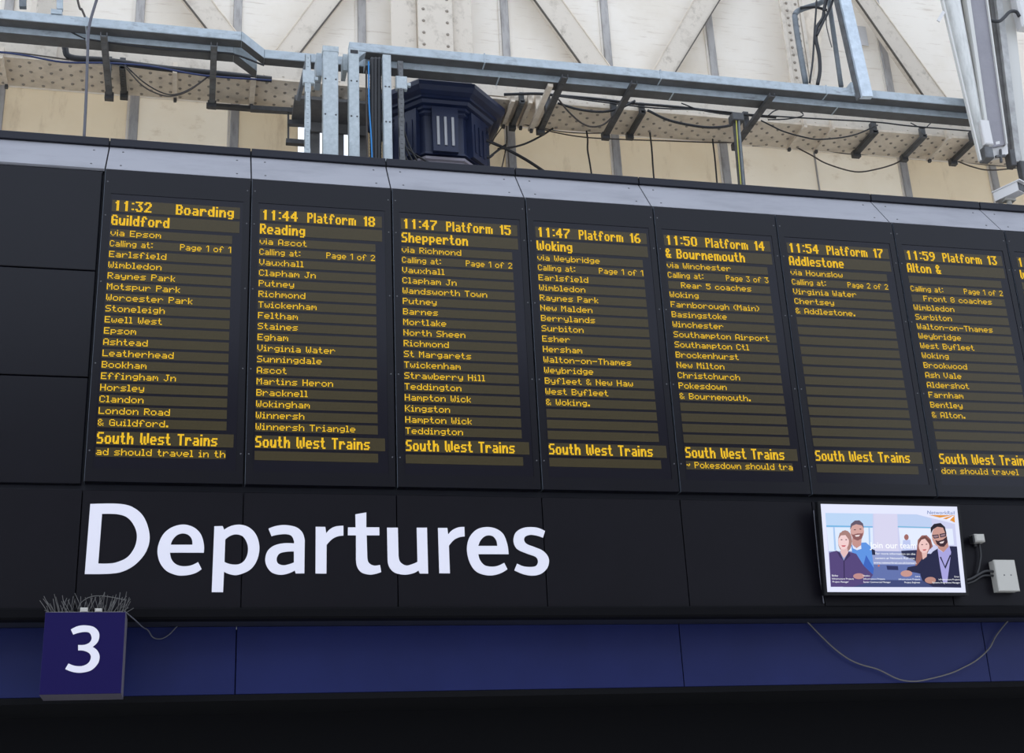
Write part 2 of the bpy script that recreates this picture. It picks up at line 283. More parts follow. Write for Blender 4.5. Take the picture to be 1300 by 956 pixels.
PICTURE = [
 ((228,232,255),[(-0.0,0.0),(1.0,-0.0),(1.0,1.0),(-0.0,1.0)]),
 ((205,208,240),[(0.031,0.103),(0.693,0.099),(0.971,0.204),(0.968,0.944),(0.031,0.942)]),
 ((188,214,246),[(0.031,0.103),(0.373,0.101),(0.365,0.238),(0.031,0.249)]),
 ((222,235,255),[(0.032,0.268),(0.364,0.261),(0.354,0.531),(0.035,0.54)]),
 ((120,182,228),[(0.031,0.245),(0.365,0.246),(0.364,0.263),(0.031,0.264)]),
 ((170,200,240),[(0.079,0.266),(0.09,0.266),(0.089,0.529),(0.075,0.529)]),
 ((170,200,240),[(0.332,0.262),(0.343,0.262),(0.336,0.522),(0.324,0.523)]),
 ((216,214,240),[(0.38,0.103),(0.549,0.103),(0.536,0.536),(0.363,0.541)]),
 ((190,208,242),[(0.552,0.102),(0.693,0.101),(0.799,0.144),(0.8,0.236),(0.549,0.24)]),
 ((228,236,255),[(0.552,0.263),(0.949,0.262),(0.949,0.449),(0.553,0.46)]),
 ((125,185,222),[(0.546,0.24),(0.787,0.244),(0.786,0.259),(0.546,0.255)]),
 ((150,160,205),[(0.035,0.54),(0.354,0.531),(0.668,0.533),(0.754,0.682),(0.35,0.7),(0.039,0.717)]),
 ((98,114,172),[(0.345,0.687),(0.671,0.684),(0.793,0.831),(0.822,0.939),(0.115,0.943),(0.251,0.786)]),
 ((62,72,120),[(0.115,0.943),(0.283,0.86),(0.648,0.862),(0.79,0.869),(0.822,0.939)]),
 ((45,50,95),[(0.438,0.698),(0.521,0.702),(0.522,0.747),(0.442,0.745)]),
 ((35,40,70),[(0.335,0.5),(0.365,0.522),(0.366,0.578),(0.335,0.575)]),
 ((200,110,70),[(0.391,0.699),(0.388,0.707),(0.382,0.711),(0.377,0.708),(0.375,0.7),(0.378,0.692),(0.384,0.688),(0.389,0.691)]),
 ((190,200,240),[(0.575,0.403),(0.628,0.397),(0.629,0.534),(0.563,0.535)]),
 ((160,105,100),[(0.619,0.367),(0.617,0.38),(0.613,0.392),(0.607,0.399),(0.6,0.402),(0.594,0.4),(0.589,0.392),(0.586,0.381),(0.585,0.368),(0.587,0.355),(0.592,0.344),(0.598,0.336),(0.604,0.333),(0.61,0.336),(0.615,0.343),(0.618,0.354)]),
 ((40,45,80),[(0.555,0.526),(0.669,0.514),(0.661,0.646),(0.556,0.573)]),
 ((95,148,226),[(0.198,0.47),(0.225,0.441),(0.305,0.435),(0.34,0.488),(0.346,0.728),(0.334,0.812),(0.255,0.712),(0.2,0.563)]),
 ((60,100,190),[(0.298,0.58),(0.346,0.728),(0.334,0.812),(0.269,0.711)]),
 ((225,230,250),[(0.203,0.451),(0.236,0.525),(0.268,0.434),(0.268,0.509),(0.239,0.469),(0.208,0.503)]),
 ((196,146,140),[(0.209,0.357),(0.28,0.354),(0.268,0.468),(0.233,0.503),(0.205,0.462)]),
 ((212,166,160),[(0.298,0.309),(0.292,0.348),(0.279,0.381),(0.262,0.404),(0.243,0.412),(0.224,0.405),(0.209,0.383),(0.2,0.351),(0.199,0.312),(0.204,0.272),(0.217,0.239),(0.234,0.216),(0.253,0.208),(0.272,0.215),(0.287,0.237),(0.296,0.269)]),
 ((100,86,104),[(0.198,0.291),(0.208,0.224),(0.238,0.185),(0.271,0.181),(0.295,0.218),(0.299,0.278),(0.287,0.241),(0.245,0.227),(0.216,0.247)]),
 ((140,92,92),[(0.204,0.334),(0.215,0.349),(0.249,0.333),(0.282,0.332),(0.292,0.32),(0.279,0.388),(0.247,0.416),(0.218,0.398)]),
 ((240,225,225),[(0.229,0.356),(0.267,0.347),(0.257,0.368),(0.236,0.371)]),
 ((70,50,60),[(0.241,0.291),(0.238,0.295),(0.232,0.297),(0.227,0.296),(0.224,0.292),(0.227,0.288),(0.233,0.286),(0.239,0.287)]),
 ((70,50,60),[(0.281,0.283),(0.279,0.287),(0.273,0.289),(0.267,0.287),(0.265,0.283),(0.267,0.279),(0.273,0.277),(0.279,0.279)]),
 ((168,128,122),[(0.206,0.424),(0.199,0.474),(0.186,0.515),(0.169,0.543),(0.149,0.554),(0.13,0.544),(0.115,0.517),(0.106,0.476),(0.105,0.427),(0.111,0.378),(0.124,0.336),(0.142,0.308),(0.162,0.298),(0.181,0.307),(0.196,0.334),(0.204,0.375)]),
 ((228,190,190),[(0.121,0.491),(0.166,0.489),(0.172,0.555),(0.138,0.617),(0.116,0.556)]),
 ((242,208,208),[(0.183,0.425),(0.179,0.461),(0.169,0.492),(0.155,0.513),(0.14,0.52),(0.125,0.513),(0.114,0.493),(0.107,0.463),(0.106,0.427),(0.111,0.391),(0.121,0.36),(0.134,0.34),(0.149,0.332),(0.164,0.339),(0.175,0.359),(0.182,0.389)]),
 ((168,128,122),[(0.107,0.401),(0.122,0.331),(0.165,0.305),(0.199,0.357),(0.195,0.47),(0.186,0.414),(0.162,0.354),(0.13,0.359)]),
 ((84,68,122),[(0.035,0.558),(0.089,0.533),(0.114,0.556),(0.135,0.644),(0.175,0.542),(0.228,0.567),(0.277,0.707),(0.335,0.803),(0.299,0.888),(0.185,0.94),(0.028,0.942)]),
 ((60,48,92),[(0.089,0.533),(0.114,0.556),(0.135,0.644),(0.109,0.607)]),
 ((60,48,92),[(0.175,0.542),(0.186,0.586),(0.148,0.643),(0.137,0.644)]),
 ((50,38,80),[(0.133,0.644),(0.14,0.643),(0.132,0.844),(0.125,0.845)]),
 ((90,60,70),[(0.138,0.408),(0.136,0.412),(0.131,0.413),(0.126,0.412),(0.124,0.408),(0.127,0.404),(0.132,0.402),(0.137,0.404)]),
 ((90,60,70),[(0.171,0.407),(0.169,0.411),(0.164,0.412),(0.159,0.411),(0.157,0.407),(0.16,0.403),(0.165,0.401),(0.17,0.403)]),
 ((200,90,100),[(0.125,0.472),(0.16,0.471),(0.15,0.488),(0.133,0.488)]),
 ((190,140,140),[(0.272,0.819),(0.268,0.832),(0.259,0.843),(0.246,0.851),(0.23,0.854),(0.215,0.851),(0.203,0.844),(0.195,0.834),(0.192,0.821),(0.196,0.808),(0.205,0.797),(0.219,0.79),(0.234,0.787),(0.249,0.789),(0.262,0.796),(0.27,0.807)]),
 ((150,98,92),[(0.669,0.514),(0.682,0.4),(0.715,0.345),(0.751,0.341),(0.778,0.387),(0.789,0.473),(0.759,0.511),(0.737,0.569),(0.694,0.645),(0.667,0.74),(0.646,0.703),(0.658,0.608)]),
 ((34,36,70),[(0.726,0.554),(0.78,0.558),(0.783,0.7),(0.746,0.813),(0.653,0.778),(0.577,0.757),(0.591,0.713),(0.658,0.693),(0.695,0.626)]),
 ((226,184,178),[(0.702,0.513),(0.746,0.521),(0.736,0.591),(0.705,0.626)]),
 ((238,198,194),[(0.764,0.464),(0.759,0.497),(0.749,0.525),(0.735,0.543),(0.719,0.55),(0.704,0.544),(0.693,0.526),(0.686,0.499),(0.685,0.466),(0.69,0.433),(0.7,0.405),(0.714,0.386),(0.73,0.379),(0.744,0.385),(0.756,0.404),(0.763,0.431)]),
 ((110,70,66),[(0.682,0.457),(0.701,0.376),(0.738,0.352),(0.774,0.401),(0.774,0.511),(0.76,0.435),(0.736,0.383),(0.709,0.395)]),
 ((85,55,60),[(0.718,0.452),(0.716,0.456),(0.71,0.458),(0.705,0.456),(0.704,0.452),(0.706,0.448),(0.711,0.446),(0.716,0.448)]),
 ((85,55,60),[(0.751,0.447),(0.748,0.451),(0.743,0.453),(0.738,0.451),(0.736,0.447),(0.739,0.443),(0.744,0.442),(0.749,0.443)]),
 ((190,80,90),[(0.71,0.509),(0.741,0.504),(0.731,0.52),(0.716,0.522)]),
 ((198,150,142),[(0.619,0.786),(0.615,0.8),(0.605,0.813),(0.591,0.821),(0.574,0.824),(0.558,0.822),(0.545,0.814),(0.536,0.802),(0.534,0.788),(0.538,0.773),(0.548,0.761),(0.562,0.753),(0.579,0.749),(0.595,0.752),(0.608,0.76),(0.617,0.772)]),
 ((34,36,70),[(0.734,0.616),(0.785,0.53),(0.823,0.494),(0.853,0.642),(0.914,0.465),(0.967,0.468),(0.966,0.677),(0.968,0.944),(0.765,0.939),(0.686,0.861),(0.676,0.796)]),
 ((168,164,222),[(0.821,0.5),(0.859,0.537),(0.91,0.46),(0.919,0.536),(0.893,0.716),(0.868,0.886),(0.837,0.887),(0.827,0.699)]),
 ((190,142,132),[(0.82,0.424),(0.902,0.393),(0.904,0.473),(0.862,0.537),(0.826,0.494)]),
 ((202,154,144),[(0.899,0.346),(0.892,0.394),(0.877,0.435),(0.857,0.463),(0.835,0.473),(0.815,0.464),(0.799,0.438),(0.789,0.397),(0.788,0.349),(0.795,0.301),(0.81,0.259),(0.829,0.231),(0.851,0.221),(0.872,0.23),(0.888,0.257),(0.898,0.297)]),
 ((34,28,40),[(0.783,0.324),(0.785,0.254),(0.813,0.209),(0.862,0.196),(0.892,0.241),(0.899,0.327),(0.888,0.308),(0.877,0.251),(0.835,0.242),(0.803,0.272)]),
 ((60,38,46),[(0.81,0.396),(0.831,0.407),(0.868,0.39),(0.9,0.351),(0.9,0.422),(0.87,0.474),(0.842,0.471),(0.819,0.445)]),
 ((235,215,215),[(0.84,0.422),(0.877,0.405),(0.866,0.432),(0.846,0.437)]),
 ((28,26,44),[(0.79,0.339),(0.838,0.33),(0.839,0.372),(0.803,0.381)]),
 ((150,120,130),[(0.796,0.347),(0.833,0.34),(0.834,0.365),(0.807,0.371)]),
 ((28,26,44),[(0.846,0.326),(0.895,0.309),(0.893,0.352),(0.85,0.368)]),
 ((150,120,130),[(0.853,0.334),(0.887,0.321),(0.886,0.344),(0.856,0.358)]),
 ((40,40,70),[(0.831,0.595),(0.841,0.589),(0.863,0.698),(0.908,0.564),(0.916,0.572),(0.864,0.732)]),
 ((186,138,128),[(0.786,0.86),(0.782,0.874),(0.773,0.886),(0.759,0.895),(0.743,0.898),(0.728,0.895),(0.715,0.887),(0.707,0.875),(0.705,0.861),(0.709,0.847),(0.719,0.834),(0.732,0.826),(0.748,0.823),(0.763,0.825),(0.776,0.833),(0.784,0.845)]),
 ((226,148,52),[(0.78,0.106),(0.971,0.103),(0.969,0.19),(0.938,0.166),(0.872,0.138)]),
 ((240,240,255),[(0.854,0.138),(0.941,0.108),(0.954,0.108),(0.878,0.145)]),
 ((240,240,255),[(0.901,0.16),(0.961,0.108),(0.968,0.111),(0.928,0.17)]),
]
CAPTIONS = [
 ('Join our team', 0.331, 0.499, 0.338, 0.072, 'w'),
 ('For more information on the', 0.362, 0.573, 0.289, 0.024, 'w'),
 ('careers at Network Rail visit', 0.359, 0.624, 0.286, 0.024, 'w'),
 ('www.networkrail.co.uk/careers', 0.345, 0.676, 0.31, 0.024, 'w'),
 ('Bailey', 0.04, 0.825, 0.043, 0.02, 'w'),
 ('Infrastructure Projects', 0.039, 0.86, 0.153, 0.019, 'w'),
 ('Project Manager', 0.041, 0.894, 0.114, 0.018, 'w'),
 ('Nadim', 0.261, 0.824, 0.047, 0.019, 'w'),
 ('Infrastructure Projects', 0.261, 0.859, 0.154, 0.019, 'w'),
 ('Senior Commercial Manager', 0.26, 0.895, 0.195, 0.019, 'w'),
 ('Lara', 0.636, 0.826, 0.034, 0.017, 'w'),
 ('Infrastructure Projects', 0.514, 0.86, 0.155, 0.019, 'w'),
 ('Project Engineer', 0.554, 0.896, 0.114, 0.019, 'w'),
 ('Omar', 0.922, 0.827, 0.037, 0.019, 'w'),
 ('Infrastructure Projects', 0.805, 0.86, 0.156, 0.019, 'w'),
 ('Systems Programme Manager', 0.757, 0.896, 0.203, 0.019, 'w'),
 ('NetworkRail', 0.766, 0.095, 0.206, 0.042, 'n'),
]

# ================================================================ the setting
solid('floor', MB().box(-14, 22, -30, 6, -0.2, 0), 'concourse_floor', kind='structure')
solid('wall_front', MB().box(-14, 22, -30.6, -30, 0, 17), 'unseen_hall', kind='structure')  # unseen opposite hall side, height and tone shaped to dim board reflections
WY = 1.6                                                     # face of the cream wall behind the board
wb = empty('wall_back', (0, WY, 0), kind='structure')
xs = [-4.6, -3.7, -2.8, -1.9, -1.0, 0.07, 0.90, 2.0, 3.335, 4.32, 5.38, 6.30, 7.23, 8.2, 9.2, 10.2]
ZS = ZO+1.62                                                 # the sheets meet behind the girder
for a, b in zip(xs[:-1], xs[1:]):
    j = random.uniform(0, .006)
    part('wall_sheet', MB().box(a+.004, b-.004, WY+j, WY+.03, ZS+.003, ZO+5.2), 'cream_sheet', wb)
    if a == 0.90:                                            # the sheet with the gap where daylight comes in
        part('wall_sheet', MB().box(a+.004, 1.44, WY, WY+.03, 5.0, ZS-.003), 'beige_sheet', wb)
        part('wall_sheet', MB().box(1.444, 1.93, WY+.003, WY+.03, 5.0, ZO+1.02), 'beige_sheet', wb)
        part('wall_sheet', MB().box(1.934, b-.004, WY, WY+.03, 5.0, ZS-.003), 'beige_sheet', wb)
    else:
        part('wall_sheet', MB().box(a+.004, b-.004, WY+j, WY+.03, 5.0, ZS-.003), 'pale_sheet' if a in (.07, 5.38, 6.30) else 'beige_sheet', wb)
for x in xs[1:-1]:
    wdt = 0.012 if x == 6.30 else 0.075
    part('batten', MB().bbox(x-wdt/2, x+wdt/2, WY-.022, WY, 5.0, ZO+5.2, .006), 'batten_grey', wb)
    if wdt > .05:
        part('batten_strip', MB().box(x-wdt/2-.022, x-wdt/2-.002, WY-.010, WY, 5.0, ZO+5.2), 'cream_sheet', wb)

# ================================================================ lattice girder
CY0, CY1, CZ = 1.07, 1.48, ZO+1.555
gd = empty('lattice_girder', (3, 1.3, CZ), 'riveted cream iron lattice girder with diagonal braces running above the departure board', 'girder')
part('bottom_plate', MB().box(-4.6, 10.2, CY0, CY1, CZ, CZ+.02), 'cream_dirty', gd, label='dirty beige underside plate')
part('front_flange', MB().box(-4.6, 10.2, CY0+.015, CY0+.035, CZ+.02, CZ+.20), 'cream_iron', gd)
part('back_flange', MB().box(-4.6, 10.2, CY1-.035, CY1-.015, CZ+.02, CZ+.20), 'cream_iron', gd)
part('top_plate', MB().box(-4.6, 10.2, CY0+.04, CY1-.04, CZ+.20, CZ+.22), 'cream_iron', gd)
rv = MB()
def rivet(mb, c, axis, r=.011, h=.008):
    c = Vector(c); n = Vector(axis); a = Vector((1,0,0)) if abs(n.x) < .9 else Vector((0,1,0)); b = n.cross(a); k = len(mb.v)
    for rr, hh in ((r, 0), (r*.72, h*.75)):
        for j in range(7):
            t = 2*math.pi*j/7; mb.v.append(tuple(c+(a*math.cos(t)+b*math.sin(t))*rr+n*hh))
    mb.v.append(tuple(c+n*h))
    for j in range(7):
        j2 = (j+1) % 7; mb.f += [(k+j, k+j2, k+7+j2, k+7+j), (k+7+j, k+7+j2, k+14)]
    return mb
x = -2.6
i = 0
while x < 9.0:
    for k in range(3):
        rivet(rv, (x, CY0+.05+k*.13+(.065 if i % 2 else 0), CZ), (0,0,-1), .015, .010)
    x += .078; i += 1
part('rivet_rows', rv, 'rivet_brown', gd, True, label='rows of brown rivet heads', kind='stuff')
rf = MB(); x = -2.6
while x < 9.0: rivet(rf, (x, CY0+.015, CZ+.05), (0,-1,0), .010, .007); x += .155
part('flange_rivets', rf, 'cream_iron', gd, True, kind='stuff')
DY = 1.44
def brace(pts, name='diagonal', y=DY, t=.05, m_='cream_iron'):
    P = [at(px, py, y) for px, py in pts]                    # the braces go on above the picture
    P[0] = P[0]+(P[0]-P[3])*1.1; P[1] = P[1]+(P[1]-P[2])*1.1
    o = part(name, MB().prism(P, (0, t, 0)), m_, gd)
    # a strip along the lower side carries the gap's shade in its colour
    return o
for q in ([(213,-25),(249,-25),(283,64),(318,64)], [(419,-28),(456,-28),(333,86),(367,86)], [(657,-28),(693,-28),(757,110),(793,110)],
          [(897,-28),(931,-28),(816,112),(845,112)], [(1065,-30),(1089,-30),(1192,152),(1222,152)]):
    a, b, c, d = q
    brace([a, b, d, c])
    e = at(*(b if c[0] > a[0] else b), DY); f = at(*d, DY)
    e2 = at(*a, DY); f2 = at(*c, DY)
    if c[0] > a[0]: e, f = e2, f2                           # lower edge of the bar
    part('far_edge', MB().bar(at(*(b if c[0] > a[0] else a), DY)+Vector((0,-.003,0)), at(*(d if c[0] > a[0] else c), DY)+Vector((0,-.003,0)), .008, .010, (0,1,0)), 'cream_dirty', gd) if c[0] > a[0] else part('far_edge', MB().bar(at(*a, DY)+Vector((0,-.003,0)), at(*c, DY)+Vector((0,-.003,0)), .008, .010, (0,1,0)), 'cream_dirty', gd)
    part('edge_gap_shade', MB().bar(e+Vector((0,-.012,0)), f+Vector((0,-.012,0)), .012, .018, (0,1,0)), 'edge_shade', gd)  # dark edge strip, gap shadow put into its colour
def post(x0, x1, plates, cols, zt=ZO+5.0, pitch=.125):
    for a, b, y in plates:
        part('post_plate', MB().bbox(a, b, y, y+.03, CZ+.22, zt, .004), 'cream_iron', gd)
    proto = None
    for cx, y in cols:
        z = CZ+.30
        while z < ZO+3.25:
            if proto is None:
                proto = part('rivet', rivet(MB(), (cx, y, z), (0,-1,0), .016, .012), 'rivet_brown', gd, True); p0 = Vector((cx, y, z))
            else:
                c = proto.copy(); COL.objects.link(c); c.parent = gd; c.location = Vector((cx, y, z))-p0
            z += pitch
xa = [at(px, 30, 1.36).x for px in (497, 530, 574, 600)]
post(0, 0, [(xa[0], xa[1]-.004, 1.38), (xa[1], xa[2], 1.33), (xa[2]+.004, xa[3], 1.38)], [(xa[1]+.05, 1.33), (xa[2]-.05, 1.33)])
part('post_foot', MB().box(xa[0]-.02, xa[3]+.03, 1.30, 1.42, CZ+.22, CZ+.40), 'cream_iron', gd)
xb = [at(px, py, 1.4).x for px, py in ((987,0),(1016,0))]
post(0, 0, [(xb[0], xb[0]+.035, 1.36), (xb[0]+.039, xb[1]-.039, 1.38), (xb[1]-.035, xb[1], 1.37)], [(xb[0]+.075, 1.38), (xb[1]-.075, 1.38)], pitch=.085)
part('brace_plate', MB().prism([at(px, py, 1.42) for px, py in ((1016,14),(1049,8),(1047,32),(1030,110),(1020,110))], (0,.03,0)), 'cream_dirty', gd, label='dirty brown brace plate')
xc = at(60, 0, 1.4).x
post(0, 0, [(xc-.12, xc+.10, 1.38)], [])
part('gusset_plate', MB().box(at(500,75,1.1).x, at(640,75,1.1).x, CY0-.004, CY0+.013, CZ+.03, CZ+.30), 'cream_iron', gd)
part('gusset_plate', MB().box(at(0,75,1.1).x-.2, at(72,75,1.1).x, CY0-.004, CY0+.013, CZ+.02, CZ+.30), 'cream_iron', gd)

# ================================================================ iron column behind the board
cx, cyy = 2.60, 1.35
col = empty('iron_column', (cx, cyy, 0), 'navy blue octagonal iron column head rising behind the departure board', 'column')
k8 = 1/math.cos(math.pi/8); ph = math.pi/8
def octo(prof): return MB().lathe((cx, cyy, ZO), [(r*k8, z) for r, z in prof], 8, ph)
part('shaft', octo([(.30, -ZO), (.30, .80)]), 'navy_iron', col)
part('lower_ring', octo([(.33, .80), (.375, .815), (.375, .84), (.395, .85), (.395, .875), (.36, .885)]), 'ring_lilac', col, label='pale lilac moulded ring')
part('astragal', octo([(.36, .884), (.41, .89), (.41, .905), (.395, .915)]), 'navy_iron', col)
part('neck', octo([(.39, .90), (.39, 1.26), (.41, 1.28), (.41, 1.30)]), 'navy_iron', col)
part('capital', octo([(.41, 1.30), (.43, 1.31), (.43, 1.335), (.46, 1.345), (.475, 1.37), (.50, 1.375), (.50, 1.40), (.54, 1.42), (.56, 1.44), (.57, 1.45), (.57, 1.49), (.55, 1.50), (.50, 1.553)]), 'navy_iron', col)
for j in range(8):                                            # raised panel on every face, three ribs each
    t = -math.pi/2 + j*math.pi/4; n = Vector((math.cos(t), math.sin(t), 0)); s_ = Vector((-n.y, n.x, 0))
    c0 = Vector((cx, cyy, ZO)) + n*.415
    if n.y > .5: continue
    fp = part('frieze_panel', MB().prism([c0+n*.03+s_*a+Vector((0,0,z)) for a, z in ((-.105,.90),(.105,.90),(.112,1.325),(-.112,1.325))], -n*.06), 'navy_iron', col)
    for a in (-.062, 0, .062):
        p = c0+n*.032+s_*a
        if j == 0:
            part('rib', MB().bar(p+Vector((0,0,.955)), p+Vector((0,0,1.225)), .021, .014, n), 'rib_grey', fp, label='pale grey rib')
        else:
            part('rib', MB().bar(p+Vector((0,0,.955)), p+Vector((0,0,1.225)), .021, .014, n), 'navy_iron', fp)

# ================================================================ steel between the trunkings and the wall
sg = empty('steel_stanchion', (1.7, 1.3, ZO), 'dark grey steel stanchion of spaced plates behind the galvanised trunkings', 'stanchion')
for x0, x1, y in ((1.515, 1.60, 1.30), (1.655, 1.80, 1.28), (1.905, 2.0, 1.32)):
    part('plate', MB().box(x0, x1, y, y+.03, 5.6, ZO+1.55), 'stanchion_grey', sg)
part('head_plate', MB().box(1.36, 2.0, .92, 1.26, ZO+1.30, ZO+1.33), 'stanchion_grey', sg)
part('cross_plate', MB().box(1.50, 2.0, 1.26, 1.279, ZO+1.21, ZO+1.50), 'stanchion_grey', sg)
lb = empty('bracket_ladder', (1.2, 1.2, ZO+1.1), 'dark steel ladder bracket with three rungs left of the trunkings', 'bracket')
def pxbar(px0, py0, px1, py1, y0, y1, w_, h_): return MB().bar(at(px0, py0, y0), at(px1, py1, y1), w_, h_)
part('rung', pxbar(318,138,386,142, 1.25, 1.25, .05, .04), 'dark_steel', lb)
part('rung', pxbar(365,156,388,157.5, 1.25, 1.25, .05, .04), 'dark_steel', lb)
part('rung', pxbar(363,180,388,182, 1.25, 1.25, .05, .04), 'dark_steel', lb)
part('side_rod', MB().tube([at(366,141,1.25), at(366,183,1.25)], .008, 6), 'dark_steel', lb)

# ================================================================ trunkings (cable trays)
def trunk_x(name, x0, x1, y0, y1, z0, z1, parent):
    p = part(name, MB().bbox(x0, x1, y0, y1, z0, z1, .006), 'galvanised_tray', parent)
    part('bottom_plate', MB().box(x0+.002, x1-.002, y0+.003, y1-.003, z0-.003, z0+.001), 'underside_steel', parent, label='dark underside plate')
    x = x0+1.1
    while x < x1-.3:
        part('joint_strip', MB().box(x, x+.012, y0-.004, y1+.002, z0-.004, z1+.004), 'galvanised_tray', p); x += 1.52
    return p
tl = empty('cable_trunking', (0, .6, ZO+1.5), 'long blue-grey steel cable trunking on the left, cranked back at its right end', 'trunking', 'cable trunkings above the board')
trunk_x('front_trunk', -4.4, .915, .50, .60, ZO+1.517, ZO+1.60, tl)
crank = MB()
crank.prism([(.915,.50,ZO+1.517),(1.10,.71,ZO+1.517),(1.10,.81,ZO+1.517),(.915,.60,ZO+1.517)], (0,0,.083))
part('crank', crank, 'galvanised_tray', tl)
part('bottom_plate', MB().prism([(.917,.503,ZO+1.514),(1.10,.713,ZO+1.514),(1.10,.807,ZO+1.514),(.917,.597,ZO+1.514)], (0,0,.004)), 'underside_steel', tl)
trunk_x('end_trunk', 1.10, 1.95, .71, .81, ZO+1.517, ZO+1.60, tl)
trunk_x('rear_trunk', -4.4, .86, .606, .735, ZO+1.468, ZO+1.58, tl)
part('bottom_plate', MB().prism([(.86,.609,ZO+1.465),(1.048,.833,ZO+1.465),(1.048,.937,ZO+1.465),(.86,.732,ZO+1.465)], (0,0,.004)), 'underside_steel', tl)
part('rear_crank', MB().prism([(.86,.606,ZO+1.468),(1.05,.83,ZO+1.468),(1.05,.94,ZO+1.468),(.86,.735,ZO+1.468)], (0,0,.112)), 'galvanised_tray', tl)
tr = empty('cable_trunking', (4, .6, ZO+1.5), 'long blue-grey steel cable trunking on the right, ending at the upright trunkings', 'trunking', 'cable trunkings above the board')
trunk_x('front_trunk', 1.76, 10.0, .50, .60, ZO+1.517, ZO+1.60, tr)
trunk_x('rear_trunk', 1.90, 10.0, .606, .725, ZO+1.460, ZO+1.58, tr)
part('coupling_box', MB().bbox(at(1077,110,.55).x, at(1092,110,.55).x, .49, .60, ZO+1.52, ZO+1.66, .01), 'galvanised_tray', tr)
def upright(px0, px1, ptop, pbot, y0, y1, label, m_='galvanised'):
    a = at(px0, ptop, y0); b = at(px1, ptop, y0); c = at(px0, pbot, y0); d = at(px1, pbot, y0)
    x0 = (a.x+c.x)/2; x1 = (b.x+d.x)/2
    e = empty('upright_trunking', (x0, y0, ZO+.3), label, 'trunking', 'upright trunkings behind the board')
    bd = part('trunk_body', MB().bbox(x0, x1, y0, y1, ZO+.361, a.z, .006), m_, e)
    for z in (a.z-.30, a.z-.62):
        for x in (x0+.018, x1-.018):
            part('screw', rivet(MB(), (x, y0, z), (0,-1,0), .008, .005), 'dark_steel', bd)
    return e, x0, x1, a.z
e1, x0, x1, zt = upright(410.2, 429.5, 58, 199, .40, .49, 'widest upright galvanised trunking, leftmost of three behind the board')
part('top_cap', MB().bbox(x0-.004, x1+.004, .395, .495, zt-.05, zt+.004, .005), 'galvanised', e1)
part('side_flange', MB().box(x0-.045, x0-.001, .49, .70, zt-.22, zt-.01), 'galvanised_tray', e1)
e2, x0, x1, zt = upright(443.2, 456.3, 61, 202, .40, .50, 'middle upright galvanised trunking with a dark slot at its top')
part('slot', MB().box(x0+.012, x1-.008, .396, .399, zt-.045, zt-.015), 'cable_black', e2)
part('side_flange', MB().box(x0-.035, x0-.001, .50, .66, zt-.14, zt+.01), 'galvanised', e2)
part('mitre', MB().prism([(x1+.001,.502,ZO+1.515),(x1+.07,.502,ZO+1.515),(x1+.03,.502,ZO+1.48),(x1+.001,.502,ZO+1.44)], (0,.09,0)), 'galvanised_tray', e2)
e3, x0, x1, zt = upright(487, 497.5, 68.5, 206, .40, .48, 'narrow upright galvanised trunking, rightmost of three beside dark flexible conduits')
for px, r in ((472.5,.020),(477,.020),(481.5,.018)):          # corrugated flexible conduits
    a = at(px, 74, .46); b = at(px, 214, .46); n = 70
    solid('flexible_conduit', MB().tube([a.lerp(b, i/n) for i in range(n+1)], r, 8, [r*(1.0 if i % 2 else .86) for i in range(n+1)]), 'cable_black',
          {472.5: 'dark corrugated conduit, left of three beside the narrow trunking', 477: 'dark corrugated conduit, middle of three beside the narrow trunking', 481.5: 'dark corrugated conduit, touching the narrow upright trunking'}[px], 'conduit', 'flexible conduits', smooth=True)
solid('power_cable', MB().tube(spline([at(468,78,.43), at(468.5,130,.43), at(471,170,.43), at(473,214,.43)]), .006, 6), 'cable_cyan', 'bright blue cable hanging beside the corrugated conduits', 'cable')
solid('power_cable', MB().tube(spline([at(465,90,.45), at(465.5,150,.45), at(467,214,.45)]), .008, 6), 'cable_brown', 'brown cable hanging left of the bright blue cable', 'cable')
def upright_strut(px, ptop, pbot, y, label, w_=.045):
    a = at(px, ptop, y); s_ = empty('upright_strut', (a.x, y, ZO+.3), label, 'strut', 'upright slotted struts')
    part('channel', MB().channel((a.x, y, ZO+.361), a, w_, .035, .004, (0,1,0), 26), 'mid_steel' if px > 450 else 'galvanised', s_)
    part('clamp', MB().bbox(a.x-.04, a.x+.05, y-.022, y+.02, a.z-.26, a.z-.14, .006), 'galvanised', s_)
    part('knob', MB().bbox(a.x+.05, a.x+.08, y-.01, y+.02, a.z-.22, a.z-.19, .004), 'galvanised', s_)
upright_strut(391, 71, 198, .42, 'slim galvanised slotted strut left of the widest upright trunking')
upright_strut(508, 79, 208, .45, 'dark slotted strut standing in front of the navy column head')
solid('stay_bar', pxbar(390,78,378,128,.44,.60,.03,.03), 'mid_steel', 'short slanted steel stay left of the slim galvanised strut', 'stay')

